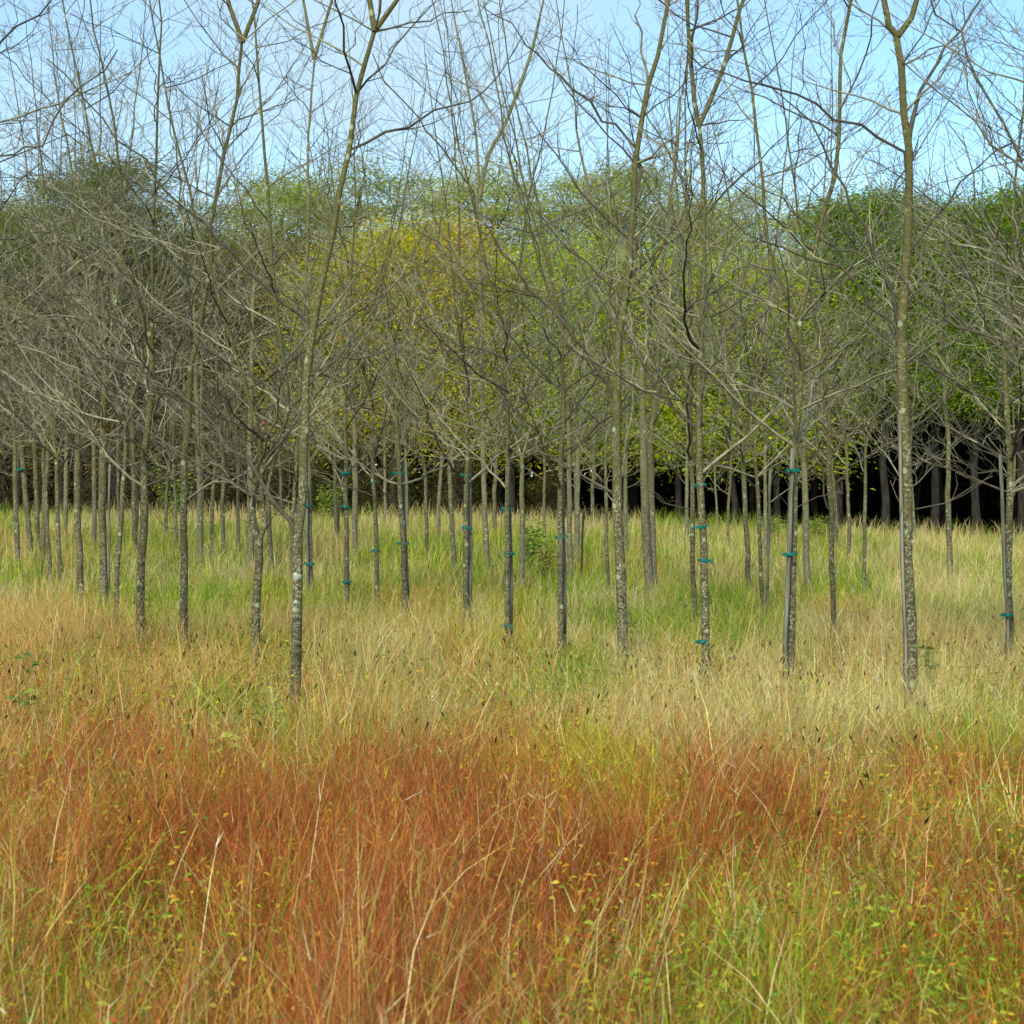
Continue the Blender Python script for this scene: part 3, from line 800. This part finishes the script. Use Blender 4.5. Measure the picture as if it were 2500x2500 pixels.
# ------------------------------------------------------------------ leaf clouds
def crown_mesh(seed, kind, H, zb, rad, nclump, per, ls, lw, cols, colw, holes=.0):
    r = np.random.default_rng(seed)
    cs = []; ds = []
    for i in range(nclump):
        t = r.random() ** (.8 if kind != 'pine' else .6)
        z = zb + (H - zb) * t
        if kind == 'cone': prof = (1 - t) ** .75 * .95 + .08
        elif kind == 'pine': prof = math.sqrt(max(0, 1 - (2 * abs(t - .45)) ** 2.2)) * (.8 + .35 * r.random())
        else: prof = math.sqrt(max(0.02, 1 - (2 * abs(t - .45) * .95) ** 2.4))
        a = r.random() * 6.283; rr = rad * prof * (r.random() ** .45) * (1 + .18 * math.sin(3 * a + seed) + .12 * math.sin(5 * a + z))
        c = np.array([rr * math.cos(a), rr * math.sin(a), z + .3 * (rr / rad if kind == 'pine' else -rr / rad)])
        m = int(per * r.uniform(.5, 1.4))
        flat = {'pine': (.55, .55, .20), 'cone': (.55, .55, .28), 'round': (.55, .55, .42)}[kind]
        sc = rad / 3.0 * r.uniform(.7, 1.35)
        p = c + r.normal(size=(m, 3)) * np.array(flat) * sc
        dd = (p - c) * np.array([1, 1, .3]) + np.array([math.cos(a), math.sin(a), -.1 if kind == 'cone' else .25]) * .35 * sc + r.normal(size=(m, 3)) * .18
        cs.append(p); ds.append(dd)
    C = np.concatenate(cs); Dn = np.concatenate(ds); n = len(C)
    pick = r.choice(len(cols), n, p=np.array(colw) / sum(colw))
    col = np.array(cols)[pick] * r.uniform(.7, 1.3, (n, 1))
    V, L, S, K = leaves_np(C, Dn, r.uniform(.6, 1.4, n) * ls, r.uniform(.7, 1.3, n) * lw, col, r)
    return mesh_np('crown', V, L, S, M_CROWN, K)

def ftrunk_mesh(seed, H, r0, zb, rad, limbs=14, taper=.25):
    r = random.Random(seed); lines = []
    pts = [np.array([0, 0, -.1])]; 
    for k in range(1, 9): pts.append(np.array([r.gauss(0, .09), r.gauss(0, .09), H * .93 * k / 8]))
    pts = interp_line(pts, .8); rd = r0 * np.interp(pts[:, 2] / H, [-.02, .03, .93], [1.35, 1.0, taper])
    lines.append((pts, rd, 8, (1, 1, 1)))
    for i in range(limbs):
        z = zb + (H * .85 - zb) * r.random(); a = r.uniform(0, 6.28); el = R(r.uniform(-5, 40))
        q, qr = grow(r, [0, 0, z], [math.cos(a) * math.cos(el), math.sin(a) * math.cos(el), math.sin(el)], rad * r.uniform(.5, .9), r0 * .28, .012, .5, .1, .03)
        lines.append((q, qr, 5, (1, 1, 1)))
    return tubes_mesh('trunk', lines, M_FTRUNK)

GREENS = [(.18, .27, .012), (.27, .36, .018), (.11, .19, .012)]
YG = [(.42, .50, .015), (.56, .53, .02), (.31, .44, .015), (.62, .42, .03), (.85, .26, .04)]
BR = [(.36, .25, .12), (.28, .21, .12), (.42, .25, .09), (.28, .27, .06)]
CRK = {}
for k in range(2):
    CRK['cone', k] = (crown_mesh(30 + k, 'cone', 12.5, 4.9, 3.2, 330, 90, .17, .045, GREENS + [(.45, .2, .05)], [4, 4, 3, .05]), ftrunk_mesh(60 + k, 12.5, .15, 4.4, 2.6))
    CRK['yellow', k] = (crown_mesh(32 + k, 'round', 10.5, 3.0, 3.1, 300, 85, .15, .05, YG, [5, 2.2, 6, .7, .12]), ftrunk_mesh(62 + k, 10.5, .12, 2.2, 2.4))
    CRK['pine', k] = (crown_mesh(34 + k, 'pine', 15.0, 8.0, 3.6, 62, 330, .16, .045, [(.28, .33, .035), (.37, .40, .045), (.20, .26, .03)], [3, 3, 2]), ftrunk_mesh(64 + k, 15, .2, 8.5, 3.0))
    CRK['brown', k] = (crown_mesh(36 + k, 'round', 9.5, 2.0, 3.0, 200, 45, .12, .04, BR, [3, 3, 2, 2]), ftrunk_mesh(66 + k, 9.5, .11, 1.8, 2.6, 40))
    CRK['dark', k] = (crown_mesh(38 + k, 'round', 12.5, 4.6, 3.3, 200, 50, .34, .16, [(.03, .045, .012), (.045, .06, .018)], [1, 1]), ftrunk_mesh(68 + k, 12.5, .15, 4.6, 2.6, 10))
OBJN = {'cone': 'conifer_tree', 'yellow': 'broadleaf_tree', 'pine': 'pine_tree', 'brown': 'broadleaf_tree', 'dark': 'forest_tree'}
def forest_tree(kind, px, y, top, s_w=1.0, tint=(1, 1, 1), label='', group=None, k=None, px_is_x=False):
    """px: pixel column of the trunk; top: pixel row of the treetop"""
    x = px if px_is_x else (px - CX) / F * y
    g = float(ground(x, y)) - .05
    H = (CAMH + (HZ - top) / F * y - g) if not px_is_x else top
    k = fr.randrange(2) if k is None else k
    cm, tm = CRK[kind, k]; H0 = {'cone': 12.5, 'yellow': 10.5, 'pine': 15.0, 'brown': 9.5, 'dark': 12.5}[kind]
    sz = H / H0
    e = link(OBJN[kind], None, None, (x, y, g)); e.rotation_euler = (0, 0, fr.uniform(0, 6.28)); e.scale = (s_w, s_w, sz)
    c = link('crown', cm, e); c.color = (*tint, 1)
    link('trunk', tm, e)
    tag(e, label, 'tree', group)
    return e

# edge of the wood, left to right (pixel column, distance, treetop row)
for i, (px, y, top) in enumerate([(40, 60, 560), (200, 62, 600), (330, 60, 640), (480, 62, 600), (620, 60, 590)]):
    forest_tree('brown', px, y, top, 1.15, (1, .9, .8), 'thin brown-leaved tree in the grey tangle at the left under the pines', 'brown-leaved trees at the wood edge')
for i, (px, y, top, tint) in enumerate([(830, 60, 620, (1.1, .95, .9)), (960, 58, 560, (1.25, 1.0, .9)), (1110, 59, 560, (1.35, .95, .9)), (1250, 58, 640, (1.05, 1., .9)), (1390, 58, 600, (.9, 1, .9)),
                                       (1530, 57, 620, (.9, 1.0, .9)), (1660, 56, 620, (1, 1, .9)), (1790, 55, 650, (1.1, 1.1, .9)), (1900, 56, 640, (1.0, 1.05, .9))]):
    lab = 'golden-yellow leafed tree at the wood edge behind the left-centre branches' if tint[0] > 1.2 else 'yellow-green leafed tree with a few orange leaves at the wood edge in the centre'
    forest_tree('yellow', px, y, top, 1.12, tint, lab, 'golden trees at the wood edge' if tint[0] > 1.2 else 'yellow-green trees at the wood edge')
for i, (px, y, top) in enumerate([(2040, 56, 500), (2160, 55, 480), (2280, 55.5, 500), (2390, 54, 500), (2490, 54, 470), (2620, 54, 470), (2760, 55, 470)]):
    forest_tree('cone', px, y, top, 1.05, (1, 1.05, 1), 'feathery deep green tree in the solid wall of foliage at the right', 'deep green trees of the right-hand wood edge')
for i, (px, top) in enumerate([(-60, 560), (90, 530), (230, 575), (360, 540), (500, 590), (630, 560), (760, 590)]):
    forest_tree('yellow', px, 64, top, 1.25, (.50, .46, .9), 'olive-brown full-leaved tree closing the gap behind the grey tangle at the left', 'olive-brown trees closing the wood at the left')
pines = [(290, 57, 400, 1.15, (.42, .48, .42), 'dark clumpy pine with sky gaps, standing above the tangle at the left'),
         (60, 68, 520, 1.1, (.9, .9, .8), 'low pine crown at the far left skyline'),
         (150, 60, 450, 1.0, (.6, .66, .55), 'olive pine crown on the left shoulder of the dark clumpy pine'),
         (690, 70, 420, 1.05, (1, 1, .9), 'pine crown behind the pale tall tree left of centre'),
         (880, 66, 395, 1.15, (.95, 1, .9), 'tallest pine crown right of the big left-centre tree'),
         (1060, 68, 540, .9, (1.1, 1.1, .9), 'low green crown in the dip of the skyline left of centre'),
         (1215, 66, 400, 1.15, (1.15, 1.15, .9), 'rounded bright pine crown in the middle of the skyline'),
         (1400, 68, 430, 1.0, (1.1, 1.05, .9), 'pine crown right of the rounded central one'),
         (1545, 66, 415, 1.1, (1.1, 1.1, .9), 'pine crown behind the thick crooked-branch tree'),
         (1700, 68, 500, .9, (1.1, 1.1, .9), 'small pine crown behind the four-tie tree'),
         (1850, 66, 460, .9, (1.2, 1.2, .9), 'pale green slender crown before the right-hand wall of foliage')]
for px, y, top, w, tint, lab in pines:
    forest_tree('pine', px, y, top, w, tint, lab, 'pine crowns along the skyline')
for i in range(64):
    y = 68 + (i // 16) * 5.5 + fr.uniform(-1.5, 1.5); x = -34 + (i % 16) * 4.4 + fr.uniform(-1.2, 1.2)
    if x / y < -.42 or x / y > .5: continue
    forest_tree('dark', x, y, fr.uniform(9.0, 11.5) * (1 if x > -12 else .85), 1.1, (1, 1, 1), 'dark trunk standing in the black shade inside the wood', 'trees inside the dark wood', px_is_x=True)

bushes = [(-17.5, 53, 3.2), (-15.2, 54, 3.8), (-13.6, 52.5, 2.6), (-11.4, 53.5, 3.6), (-9.6, 54.5, 3.0), (-7.9, 53, 2.6), (-6.0, 54.5, 3.4), (-4.2, 55, 2.4), (-1.8, 55.5, 2.6), (1.2, 55.5, 2.0)]
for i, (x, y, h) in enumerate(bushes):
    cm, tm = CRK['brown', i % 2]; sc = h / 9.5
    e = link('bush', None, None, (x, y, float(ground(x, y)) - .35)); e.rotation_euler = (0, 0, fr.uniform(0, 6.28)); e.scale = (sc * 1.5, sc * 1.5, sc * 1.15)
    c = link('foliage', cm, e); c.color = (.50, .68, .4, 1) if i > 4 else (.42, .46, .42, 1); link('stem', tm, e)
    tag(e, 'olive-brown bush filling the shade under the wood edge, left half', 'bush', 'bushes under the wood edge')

# a mass of undergrowth far inside, one thing nobody could count
r = np.random.default_rng(9)
n = 60000
X = r.uniform(-60, 60, n); Y = r.uniform(89, 98, n); Z = r.uniform(0, 1, n) ** 1.0 * (10 + 1.5 * np.sin(X * .4)) + .5; lowm = r.random(n) < .35; Z = np.where(lowm, r.uniform(.2, 3.2, n), Z)
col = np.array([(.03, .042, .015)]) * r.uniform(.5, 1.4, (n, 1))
V, L, S, K = leaves_np(np.stack([X, Y, Z], 1), r.normal(size=(n, 3)), r.uniform(.6, 1.3, n), r.uniform(.4, .8, n), col, r)
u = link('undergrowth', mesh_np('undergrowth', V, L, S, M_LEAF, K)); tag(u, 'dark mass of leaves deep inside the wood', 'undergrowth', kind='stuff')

# ------------------------------------------------------------------ grass
STRAW = np.array([(.62, .49, .19), (.72, .60, .30), (.50, .38, .13), (.60, .52, .17)])
GREEN = np.array([(.22, .34, .016), (.12, .26, .015), (.36, .43, .03), (.26, .37, .02)])
ORANGE = np.array([(.38, .090, .018), (.48, .150, .022), (.28, .042, .020), (.55, .24, .05), (.42, .11, .045), (.30, .12, .025)])
YELLOW = np.array([(.54, .47, .025), (.42, .43, .025), (.60, .40, .03)])
PEACH = np.array([(.66, .37, .11), (.62, .43, .14), (.60, .29, .08)])
PAL = [STRAW, GREEN, ORANGE, YELLOW, PEACH]

# patches of the meadow: (px, py, sx, sy, [straw, green, orange, yellow, peach]) where they lie on the ground, turned into metres
def patch(x, y):
    yy = np.maximum(y, 1.5)
    g = ground(x, y)
    px = CX + F * x / yy; py = HZ + F * (CAMH - .33 - g) / yy
    wx = x * .9; wy = y * .55
    px = px + (noise2(wx, wy, 3) - .5) * 300; py = py + (noise2(wx + 9, wy + 4, 4) - .5) * 210
    n = len(x); w = np.zeros((n, 5))
    def add(f, ww): w.__iadd__(f[:, None] * np.array(ww, float)[None, :])
    add(smooth(1345, 1280, py), [.85, 1.05, 0, .1, .1])
    add(smooth(1280, 1340, py) * smooth(1600, 1480, py), [.6, 1.7, .02, .3, .12])
    add(smooth(1480, 1590, py) * smooth(1860, 1760, py), [.75, .65, .30, .2, .5])
    line = np.interp(px, [0, 700, 1100, 1500, 1800, 2100, 2500], [1750, 1810, 1830, 1880, 1970, 2020, 2030])
    add(smooth(-150, 150, py - line), [.38, .75, 3.5, .8, .5])
    def blob(cx, cy, sx, sy, ww):
        add(np.exp(-((px - cx) / sx) ** 2 - ((py - cy) / sy) ** 2), ww)
    blob(280, 1600, 360, 75, [.4, 0, .5, .2, 6.0])
    blob(90, 1490, 200, 50, [.2, 3.0, 0, 0, 0])
    blob(330, 1460, 130, 50, [0, 4, 0, 0, 0])
    blob(640, 1740, 90, 70, [.3, 6, 0, 1, 0])
    blob(1300, 1350, 260, 60, [0, 3.6, 0, .6, 0])
    blob(1050, 1370, 130, 60, [0, 5, 0, 0, 0])
    blob(1320, 1880, 210, 80, [.4, 1.5, 0, 12, 0])
    blob(1600, 1930, 130, 60, [.3, 1.6, 0, 1.5, 0])
    blob(1550, 1480, 200, 60, [.3, 1.2, 0, .3, 0])
    blob(1380, 1600, 150, 60, [0, 4, 0, .2, 0])
    blob(2050, 1600, 460, 180, [4.6, .2, 0, 0, .3])
    blob(2380, 1420, 240, 70, [4, .4, 0, 0, 0])
    blob(2000, 1400, 260, 50, [0, 1.6, 0, .3, 0])
    blob(2380, 1770, 160, 80, [.4, 4, 0, .2, 0])
    blob(700, 1560, 220, 70, [.6, .4, .2, .6, 1.2])
    blob(1300, 1740, 320, 45, [.6, 0, 1.0, 0, 1.4])
    blob(2180, 2330, 420, 240, [.4, 4.4, .8, 1.6, 0])
    blob(1650, 2420, 300, 150, [.8, 2.4, .2, 1, 0])
    blob(150, 2400, 300, 160, [.5, 1.0, 1.5, .5, 0]); blob(550, 2250, 900, 330, [0, 0, 4.0, .3, .3])
    blob(1500, 2080, 560, 140, [0, 0, 5, 0, 0]); blob(1900, 2040, 500, 70, [.3, 0, 4.5, 0, .4])
    blob(100, 1350, 300, 35, [2.2, .2, 0, 0, .4])
    w *= np.exp((np.stack([noise2(x * .75 + 7 * i, y * .24 + 3 * i, 90 + i, 3) for i in range(5)], 1) - .5) * 6.5 * smooth(10, 15, y)[:, None])
    for i in range(5): w[:, i] *= np.exp((noise2(x * 1.9 + 3 * i, y * 1.1 + 5 * i, 60 + i, 3) - .5) * 4.2)
    w = np.maximum(w, .005)
    return w / w.sum(1)[:, None]

def sample_ground(r, n, y0, y1, p, half=.42, edge=1.2):
    """n points; ground density falls off as distance**-p"""
    q = 2 - p
    u_ = r.random(n); y = (y0 ** q + u_ * (y1 ** q - y0 ** q)) ** (1 / q)
    x = (r.random(n) * 2 - 1) * (y * half + edge)
    return x, y

def ribbons(P0, h, az, lean, w, col, nseg, r, curl=1.0):
    n = len(P0); t = np.linspace(0, 1, nseg + 1)
    ta = r.uniform(0, 2 * np.pi, n)      # facing
    sx, sy = np.cos(ta), np.sin(ta)
    nv = 2 * nseg + 1
    V = np.empty((n, nv, 3), np.float32)
    bend = r.uniform(1.4, 2.6, n)
    wig = r.normal(size=(n, 2)) * .03
    for i, ti in enumerate(t):
        off = lean * h * ti ** bend * curl
        cx = P0[:, 0] + np.cos(az) * off + wig[:, 0] * h * math.sin(ti * 5)
        cy = P0[:, 1] + np.sin(az) * off + wig[:, 1] * h * math.sin(ti * 4 + 1)
        cz = P0[:, 2] + h * (ti - .42 * np.minimum(lean, 1.3) ** 1.5 * ti ** (bend + .6))
        if i < nseg:
            ww = w * .5 * (1 - .75 * ti ** 1.5)
            V[:, 2 * i, 0] = cx - sx * ww; V[:, 2 * i, 1] = cy - sy * ww; V[:, 2 * i, 2] = cz
            V[:, 2 * i + 1, 0] = cx + sx * ww; V[:, 2 * i + 1, 1] = cy + sy * ww; V[:, 2 * i + 1, 2] = cz
        else:
            V[:, nv - 1, 0] = cx; V[:, nv - 1, 1] = cy; V[:, nv - 1, 2] = cz
    tmpl = []
    for i in range(nseg - 1): tmpl += [2 * i, 2 * i + 1, 2 * i + 3, 2 * i + 2]
    tmpl += [2 * nseg - 2, 2 * nseg - 1, nv - 1]
    tmpl = np.array(tmpl); lp = len(tmpl)
    loops = (np.arange(n)[:, None] * nv + tmpl[None, :]).ravel()
    st = np.concatenate([np.arange(nseg - 1) * 4, [4 * (nseg - 1)]])
    starts = (np.arange(n)[:, None] * lp + st[None, :]).ravel()
    return V.reshape(-1, 3), loops, starts, np.repeat(col, nv, axis=0)

def joined(parts):
    V = []; L = []; S = []; K = []; nv = nl = 0
    for v, l, s, k in parts:
        V.append(v); L.append(l + nv); S.append(s + nl); K.append(k); nv += len(v); nl += len(l)
    return np.concatenate(V), np.concatenate(L), np.concatenate(S), np.concatenate(K)

def pick_col(r, w, jitter=.22):
    n = len(w); cum = np.cumsum(w, 1); k = (r.random(n)[:, None] > cum).sum(1).clip(0, 4)
    col = np.zeros((n, 3))
    for i, pal in enumerate(PAL):
        m = k == i; col[m] = pal[r.integers(0, len(pal), m.sum())]
    col *= (1 + r.normal(size=(n, 1)) * .34).clip(.3, 1.7)
    return col, k

r = np.random.default_rng(21)
def field(n, y0, y1, p, half=.42):
    x, y = sample_ground(r, n, y0, y1, p, half)
    # clumping: keep more where the clump noise is high
    cl = noise2(x * 2.6, y * 2.6, 8, 2)
    keep = r.random(len(x)) < (.18 + 1.35 * np.clip(cl * 1.6 - .3, 0, 1))
    x, y = x[keep], y[keep]; cl = cl[keep]
    w = patch(x, y)
    col, k = pick_col(r, w)
    z = ground(x, y) - .02
    big = noise2(x * .5 + 5, y * .35, 12, 2)
    base = np.choose(k, [.50, .40, .46, .34, .46]) * (.45 + .55 * big + .75 * cl)
    h = base * r.uniform(.55, 1.25, len(x))
    far = np.maximum(y / 9, 1)
    wd = np.choose(k, [.0030, .0050, .0021, .0042, .0026]) * np.exp(r.normal(size=len(x)) * .42) * far ** .68
    wd = wd * np.minimum(1, .75 + y / 20)
    lean = np.abs(r.normal(size=len(x))) * np.choose(k, [.50, .65, .46, .6, .42]) + .08
    az = r.uniform(0, 2 * np.pi, len(x)) * .7 + noise2(x * .8, y * .8, 71, 2) * 9
    return x, y, z, h, az, lean, wd, col, k

near = field(200000, 1.9, 9, 1.0)
mid = field(220000, 8, 24, 1.15)
farf = field(170000, 23, 58, .9)
for nm, f, orange in (('a', near, True), ('b', mid, True), ('c', farf, True)):
    pass
def select(f, m): return [q[m] for q in f]
red_parts = []; gr_parts = []
for f, ns in ((near, 4), (mid, 3), (farf, 2)):
    for is_red in (True, False):
        m = (f[8] == 2) if is_red else (f[8] != 2)
        x, y, z, h, az, lean, wd, col, k = select(f, m)
        if len(x) == 0: continue
        rb = ribbons(np.stack([x, y, z], 1), h, az, lean, wd, col, ns, r)
        (red_parts if is_red else gr_parts).append(rb)
        # seed sprays: fine bristles near the tops of straw and red stems
        sel = r.random(len(x)) < (.60 if is_red else .42)
        sel &= (y < 26)
        if not is_red: sel &= (k != 1)
        xs, ys, zs, hs, azs, ls, ws, cs = [q[sel] for q in (x, y, z, h, az, lean, wd, col)]
        rep = 3
        xs, ys, zs, hs, azs, ls, ws = [np.repeat(q, rep) for q in (xs, ys, zs, hs, azs, ls, ws)]; cs = np.repeat(cs, rep, axis=0)
        tt = r.uniform(.45, .95, len(xs)); off = ls * hs * tt ** 2
        P0 = np.stack([xs + np.cos(azs) * off, ys + np.sin(azs) * off, zs + hs * (tt - .42 * np.minimum(ls, 1.3) ** 1.5 * tt ** 2.6)], 1)
        rb = ribbons(P0, r.uniform(.025, .10, len(xs)), r.uniform(0, 6.28, len(xs)), r.uniform(.3, 1.2, len(xs)), ws * .9, (cs * r.uniform(.9, 1.25, (len(xs), 1))).clip(0, .75), 1, r)
        (red_parts if is_red else gr_parts).append(rb)
# taller loose stalks and arching green blades
n = 5200
x, y = sample_ground(r, n, 2.6, 56, 1.1)
w = patch(x, y); kk = r.random(n) < (.35 + .5 * w[:, 1])
col = np.where(kk[:, None], GREEN[r.integers(0, 4, n)], STRAW[r.integers(0, 4, n)] * 1.15)
h = np.where(kk, r.uniform(.45, .8, n), r.uniform(.6, 1.0, n)) * np.where(y < 7, .62, 1); wd = np.where(kk, .0085, .0042) * np.maximum(1, y / 12) ** .4
gr_parts.append(ribbons(np.stack([x, y, ground(x, y)], 1), h, r.uniform(0, 6.28, n), np.abs(r.normal(size=n)) * .55 + .1, wd, col, 6, r))
# rank grass along the edge of the wood
n = 16000
x = r.uniform(-26, 26, n); y = 51 + r.normal(size=n) * 2.2
tk = noise2(x * .9, y * .3, 31, 2); keep = r.random(n) < tk * 1.4 - .2; x, y = x[keep], y[keep]; n = len(x)
kk = noise2(x * .35, y * .2, 33, 2) > .5
col = np.where(kk[:, None], GREEN[r.integers(0, 4, n)] * .9, STRAW[r.integers(0, 4, n)])
gr_parts.append(ribbons(np.stack([x, y, ground(x, y)], 1), r.uniform(.45, 1.1, n), r.uniform(0, 6.28, n), np.abs(r.normal(size=n)) * .5 + .1, np.full(n, .018), col, 4, r))
o = link('grass', mesh_np('grass', *[q for q in joined(gr_parts)][:3], M_GRASS, joined(gr_parts)[3]))
tag(o, 'long straw and green meadow grass standing round the tree trunks', 'grass', kind='stuff')
jp = joined(red_parts)
o = link('red_grass', mesh_np('red_grass', jp[0], jp[1], jp[2], M_GRASS, jp[3]))
tag(o, 'rust orange and red autumn grass filling the foreground', 'grass', kind='stuff')

# small leaves of low herbs among the near grass
n = 95000
x, y = sample_ground(r, n, 2.2, 14, 1.1)
w = patch(x, y); cl = noise2(x * 1.6, y * 1.6, 41, 3)
keep = r.random(n) < (w[:, 1] * 1.7 + w[:, 3] * 1.5 + .30) * (cl * 1.7)
x, y, w = x[keep], y[keep], w[keep]; n = len(x)
LC = np.array([(.20, .31, .02), (.30, .38, .03), (.10, .21, .02), (.54, .44, .03), (.58, .28, .03), (.44, .12, .03)])
pr = np.stack([w[:, 1] * 2, w[:, 1] * 2 + w[:, 3], w[:, 1] * 1.5, w[:, 3] + .15 + w[:, 2] * .25, w[:, 2] * .45, w[:, 2] * .35], 1); pr /= pr.sum(1)[:, None]
k = (r.random(n)[:, None] > np.cumsum(pr, 1)).sum(1).clip(0, 5)
col = LC[k] * r.uniform(.7, 1.3, (n, 1))
z = ground(x, y) + r.uniform(.10, .46, n)
V, L, S, K = leaves_np(np.stack([x, y, z], 1), np.stack([r.normal(size=n), r.normal(size=n), r.uniform(-.3, .9, n)], 1), r.uniform(.014, .038, n), r.uniform(.005, .015, n), col, r, .15)
o = link('herb_leaves', mesh_np('herb_leaves', V, L, S, M_LEAF, K)); tag(o, 'small green, yellow and orange leaves of low herbs in the near grass', 'herbs', kind='stuff')

# dark seed spikes standing above the grass
n = 2600
x, y = sample_ground(r, n, 5.5, 20, 1.0)
px_ = CX + F * x / y; keep = r.random(n) < np.exp(-((y - 11) / 3.6) ** 2) * (noise2(x * .7, y * .5, 51, 2) * 2 - .3)
x, y = x[keep], y[keep]; n = len(x)
parts = []
h = r.uniform(.34, .56, n); az = r.uniform(0, 6.28, n); P0 = np.stack([x, y, ground(x, y)], 1)
colS = np.tile(np.array([(.20, .13, .06)]), (n, 1))
parts.append(ribbons(P0, h, az, np.full(n, .12), np.full(n, .003), colS, 2, r))
Ph = P0 + np.stack([np.cos(az) * .12 * h, np.sin(az) * .12 * h, h * .97], 1)
for q in range(3):
    V, L, S, K = leaves_np(Ph, np.stack([np.cos(az) * .5 + r.normal(size=n) * .15, np.sin(az) * .5, np.ones(n) * .9], 1), r.uniform(.03, .055, n), r.uniform(.007, .011, n), np.tile(np.array([(.035, .02, .012)]), (n, 1)), r, .0)
    parts.append((V, L, S, K))
jp = joined(parts)
o = link('seed_heads', mesh_np('seed_heads', jp[0], jp[1], jp[2], M_GRASS, jp[3])); tag(o, 'dark brown seed spikes scattered over the pale grass', 'seed heads', kind='stuff')

# ------------------------------------------------------------------ single plants
def leafy_plant(name, label, px, py, H, wid, nst, nleaf, ll, lw, cols, seed, D=None, group=None, droop=.2, cat='plant'):
    D = D or base_depth(px, py, .3)
    x = (px - CX) / F * D; g = float(ground(x, D)); rr = random.Random(seed); rn = np.random.default_rng(seed)
    e = link(name, None, None, (x, D, g)); lines = []; C = []; N = []
    for i in range(nst):
        a = rr.uniform(0, 6.28); t = rr.uniform(0, .5) * wid / H
        q, qr = grow(rr, [rr.gauss(0, .03), rr.gauss(0, .03), 0], [math.cos(a) * t, math.sin(a) * t, 1], H * rr.uniform(.6, 1), .006 * H + .002, .002, H / 7, .1, .02)
        lines.append((q, qr, 4, (.12, .14, .05)))
        for j in range(nleaf):
            u_ = rr.uniform(.25, 1) * (len(q) - 1); k = min(int(u_), len(q) - 2); p = q[k] + (q[k + 1] - q[k]) * (u_ - k)
            aa = rr.uniform(0, 6.28); d = np.array([math.cos(aa), math.sin(aa), .35]); C.append(p + d * ll * .55 * rr.uniform(.6, 2.2) * (wid / max(H, .01)) ** .3); N.append(d)
    link('stem', tubes_mesh('stem', lines, M_TWIG), e)
    C = np.array(C); n = len(C); col = np.array(cols)[rn.integers(0, len(cols), n)] * rn.uniform(.7, 1.3, (n, 1))
    V, L, S, K = leaves_np(C, np.array(N), rn.uniform(.6, 1.3, n) * ll, rn.uniform(.7, 1.2, n) * lw, col, rn, droop)
    link('foliage', mesh_np('foliage', V, L, S, M_LEAF, K), e)
    tag(e, label, cat, group)
GC = [(.16, .27, .03), (.24, .34, .04), (.11, .20, .03)]
YC = [(.30, .34, .05), (.22, .28, .05), (.42, .38, .06)]
leafy_plant('sapling', 'small green leafy sapling beside the pale trunk in the centre', 1292, 1350, 1.25, .9, 9, 36, .10, .04, GC, 1, D=28)
leafy_plant('sapling', 'yellow-green low bush in front of the small central sapling', 1330, 1370, .85, 1.0, 10, 36, .09, .04, YC, 2, D=26)
leafy_plant('weed_plant', 'leafy weed growing round the foot of the wounded tree', 338, 1530, .75, .4, 5, 18, .07, .04, GC + YC, 3)
leafy_plant('weed_plant', 'upright nettle-like weed in the peach grass at the left', 48, 1720, .75, .35, 3, 18, .085, .028, GC, 4, D=9.4)
leafy_plant('weed_plant', 'dark green weed standing right of the thick right-hand tree', 2268, 1640, .62, .2, 2, 16, .06, .04, GC, 5, D=11.3)
leafy_plant('weed_plant', 'small broad-leaved weed at the foot of the four-tie tree', 1738, 1625, .45, .2, 2, 14, .06, .045, GC, 6)
leafy_plant('weed_plant', 'climbing weed at the right foot of the crooked-branch tree', 1545, 1560, .75, .15, 2, 18, .055, .035, GC, 7)
leafy_plant('weed_plant', 'green weed clump before the big left-centre tree', 660, 1750, .5, .5, 9, 20, .07, .02, GC + YC, 8, D=9.3)
leafy_plant('weed_plant', 'yellow-green leafy weed in the rust grass at lower left', 545, 1870, .5, .5, 6, 16, .06, .03, YC, 9, D=7.4)
leafy_plant('fern', 'bright fern clump against the black wood beside the low-forked tree', 1885, 1290, .95, 1.6, 16, 34, .14, .03, GC + YC, 10, D=45)
leafy_plant('fern', 'bright fern clump between two thin trunks against the black wood', 2000, 1292, .9, 1.5, 14, 34, .14, .03, GC + YC, 11, D=46)
leafy_plant('shrub', 'low yellow shrub under the trees at the left wood edge', 420, 1240, 2.4, 2.4, 12, 60, .14, .06, YC + GC, 12, D=50)
leafy_plant('shrub', 'green branch-like shrub at the wood edge left of centre', 800, 1245, 1.7, 2.2, 12, 60, .14, .05, YC + GC, 13, D=50)
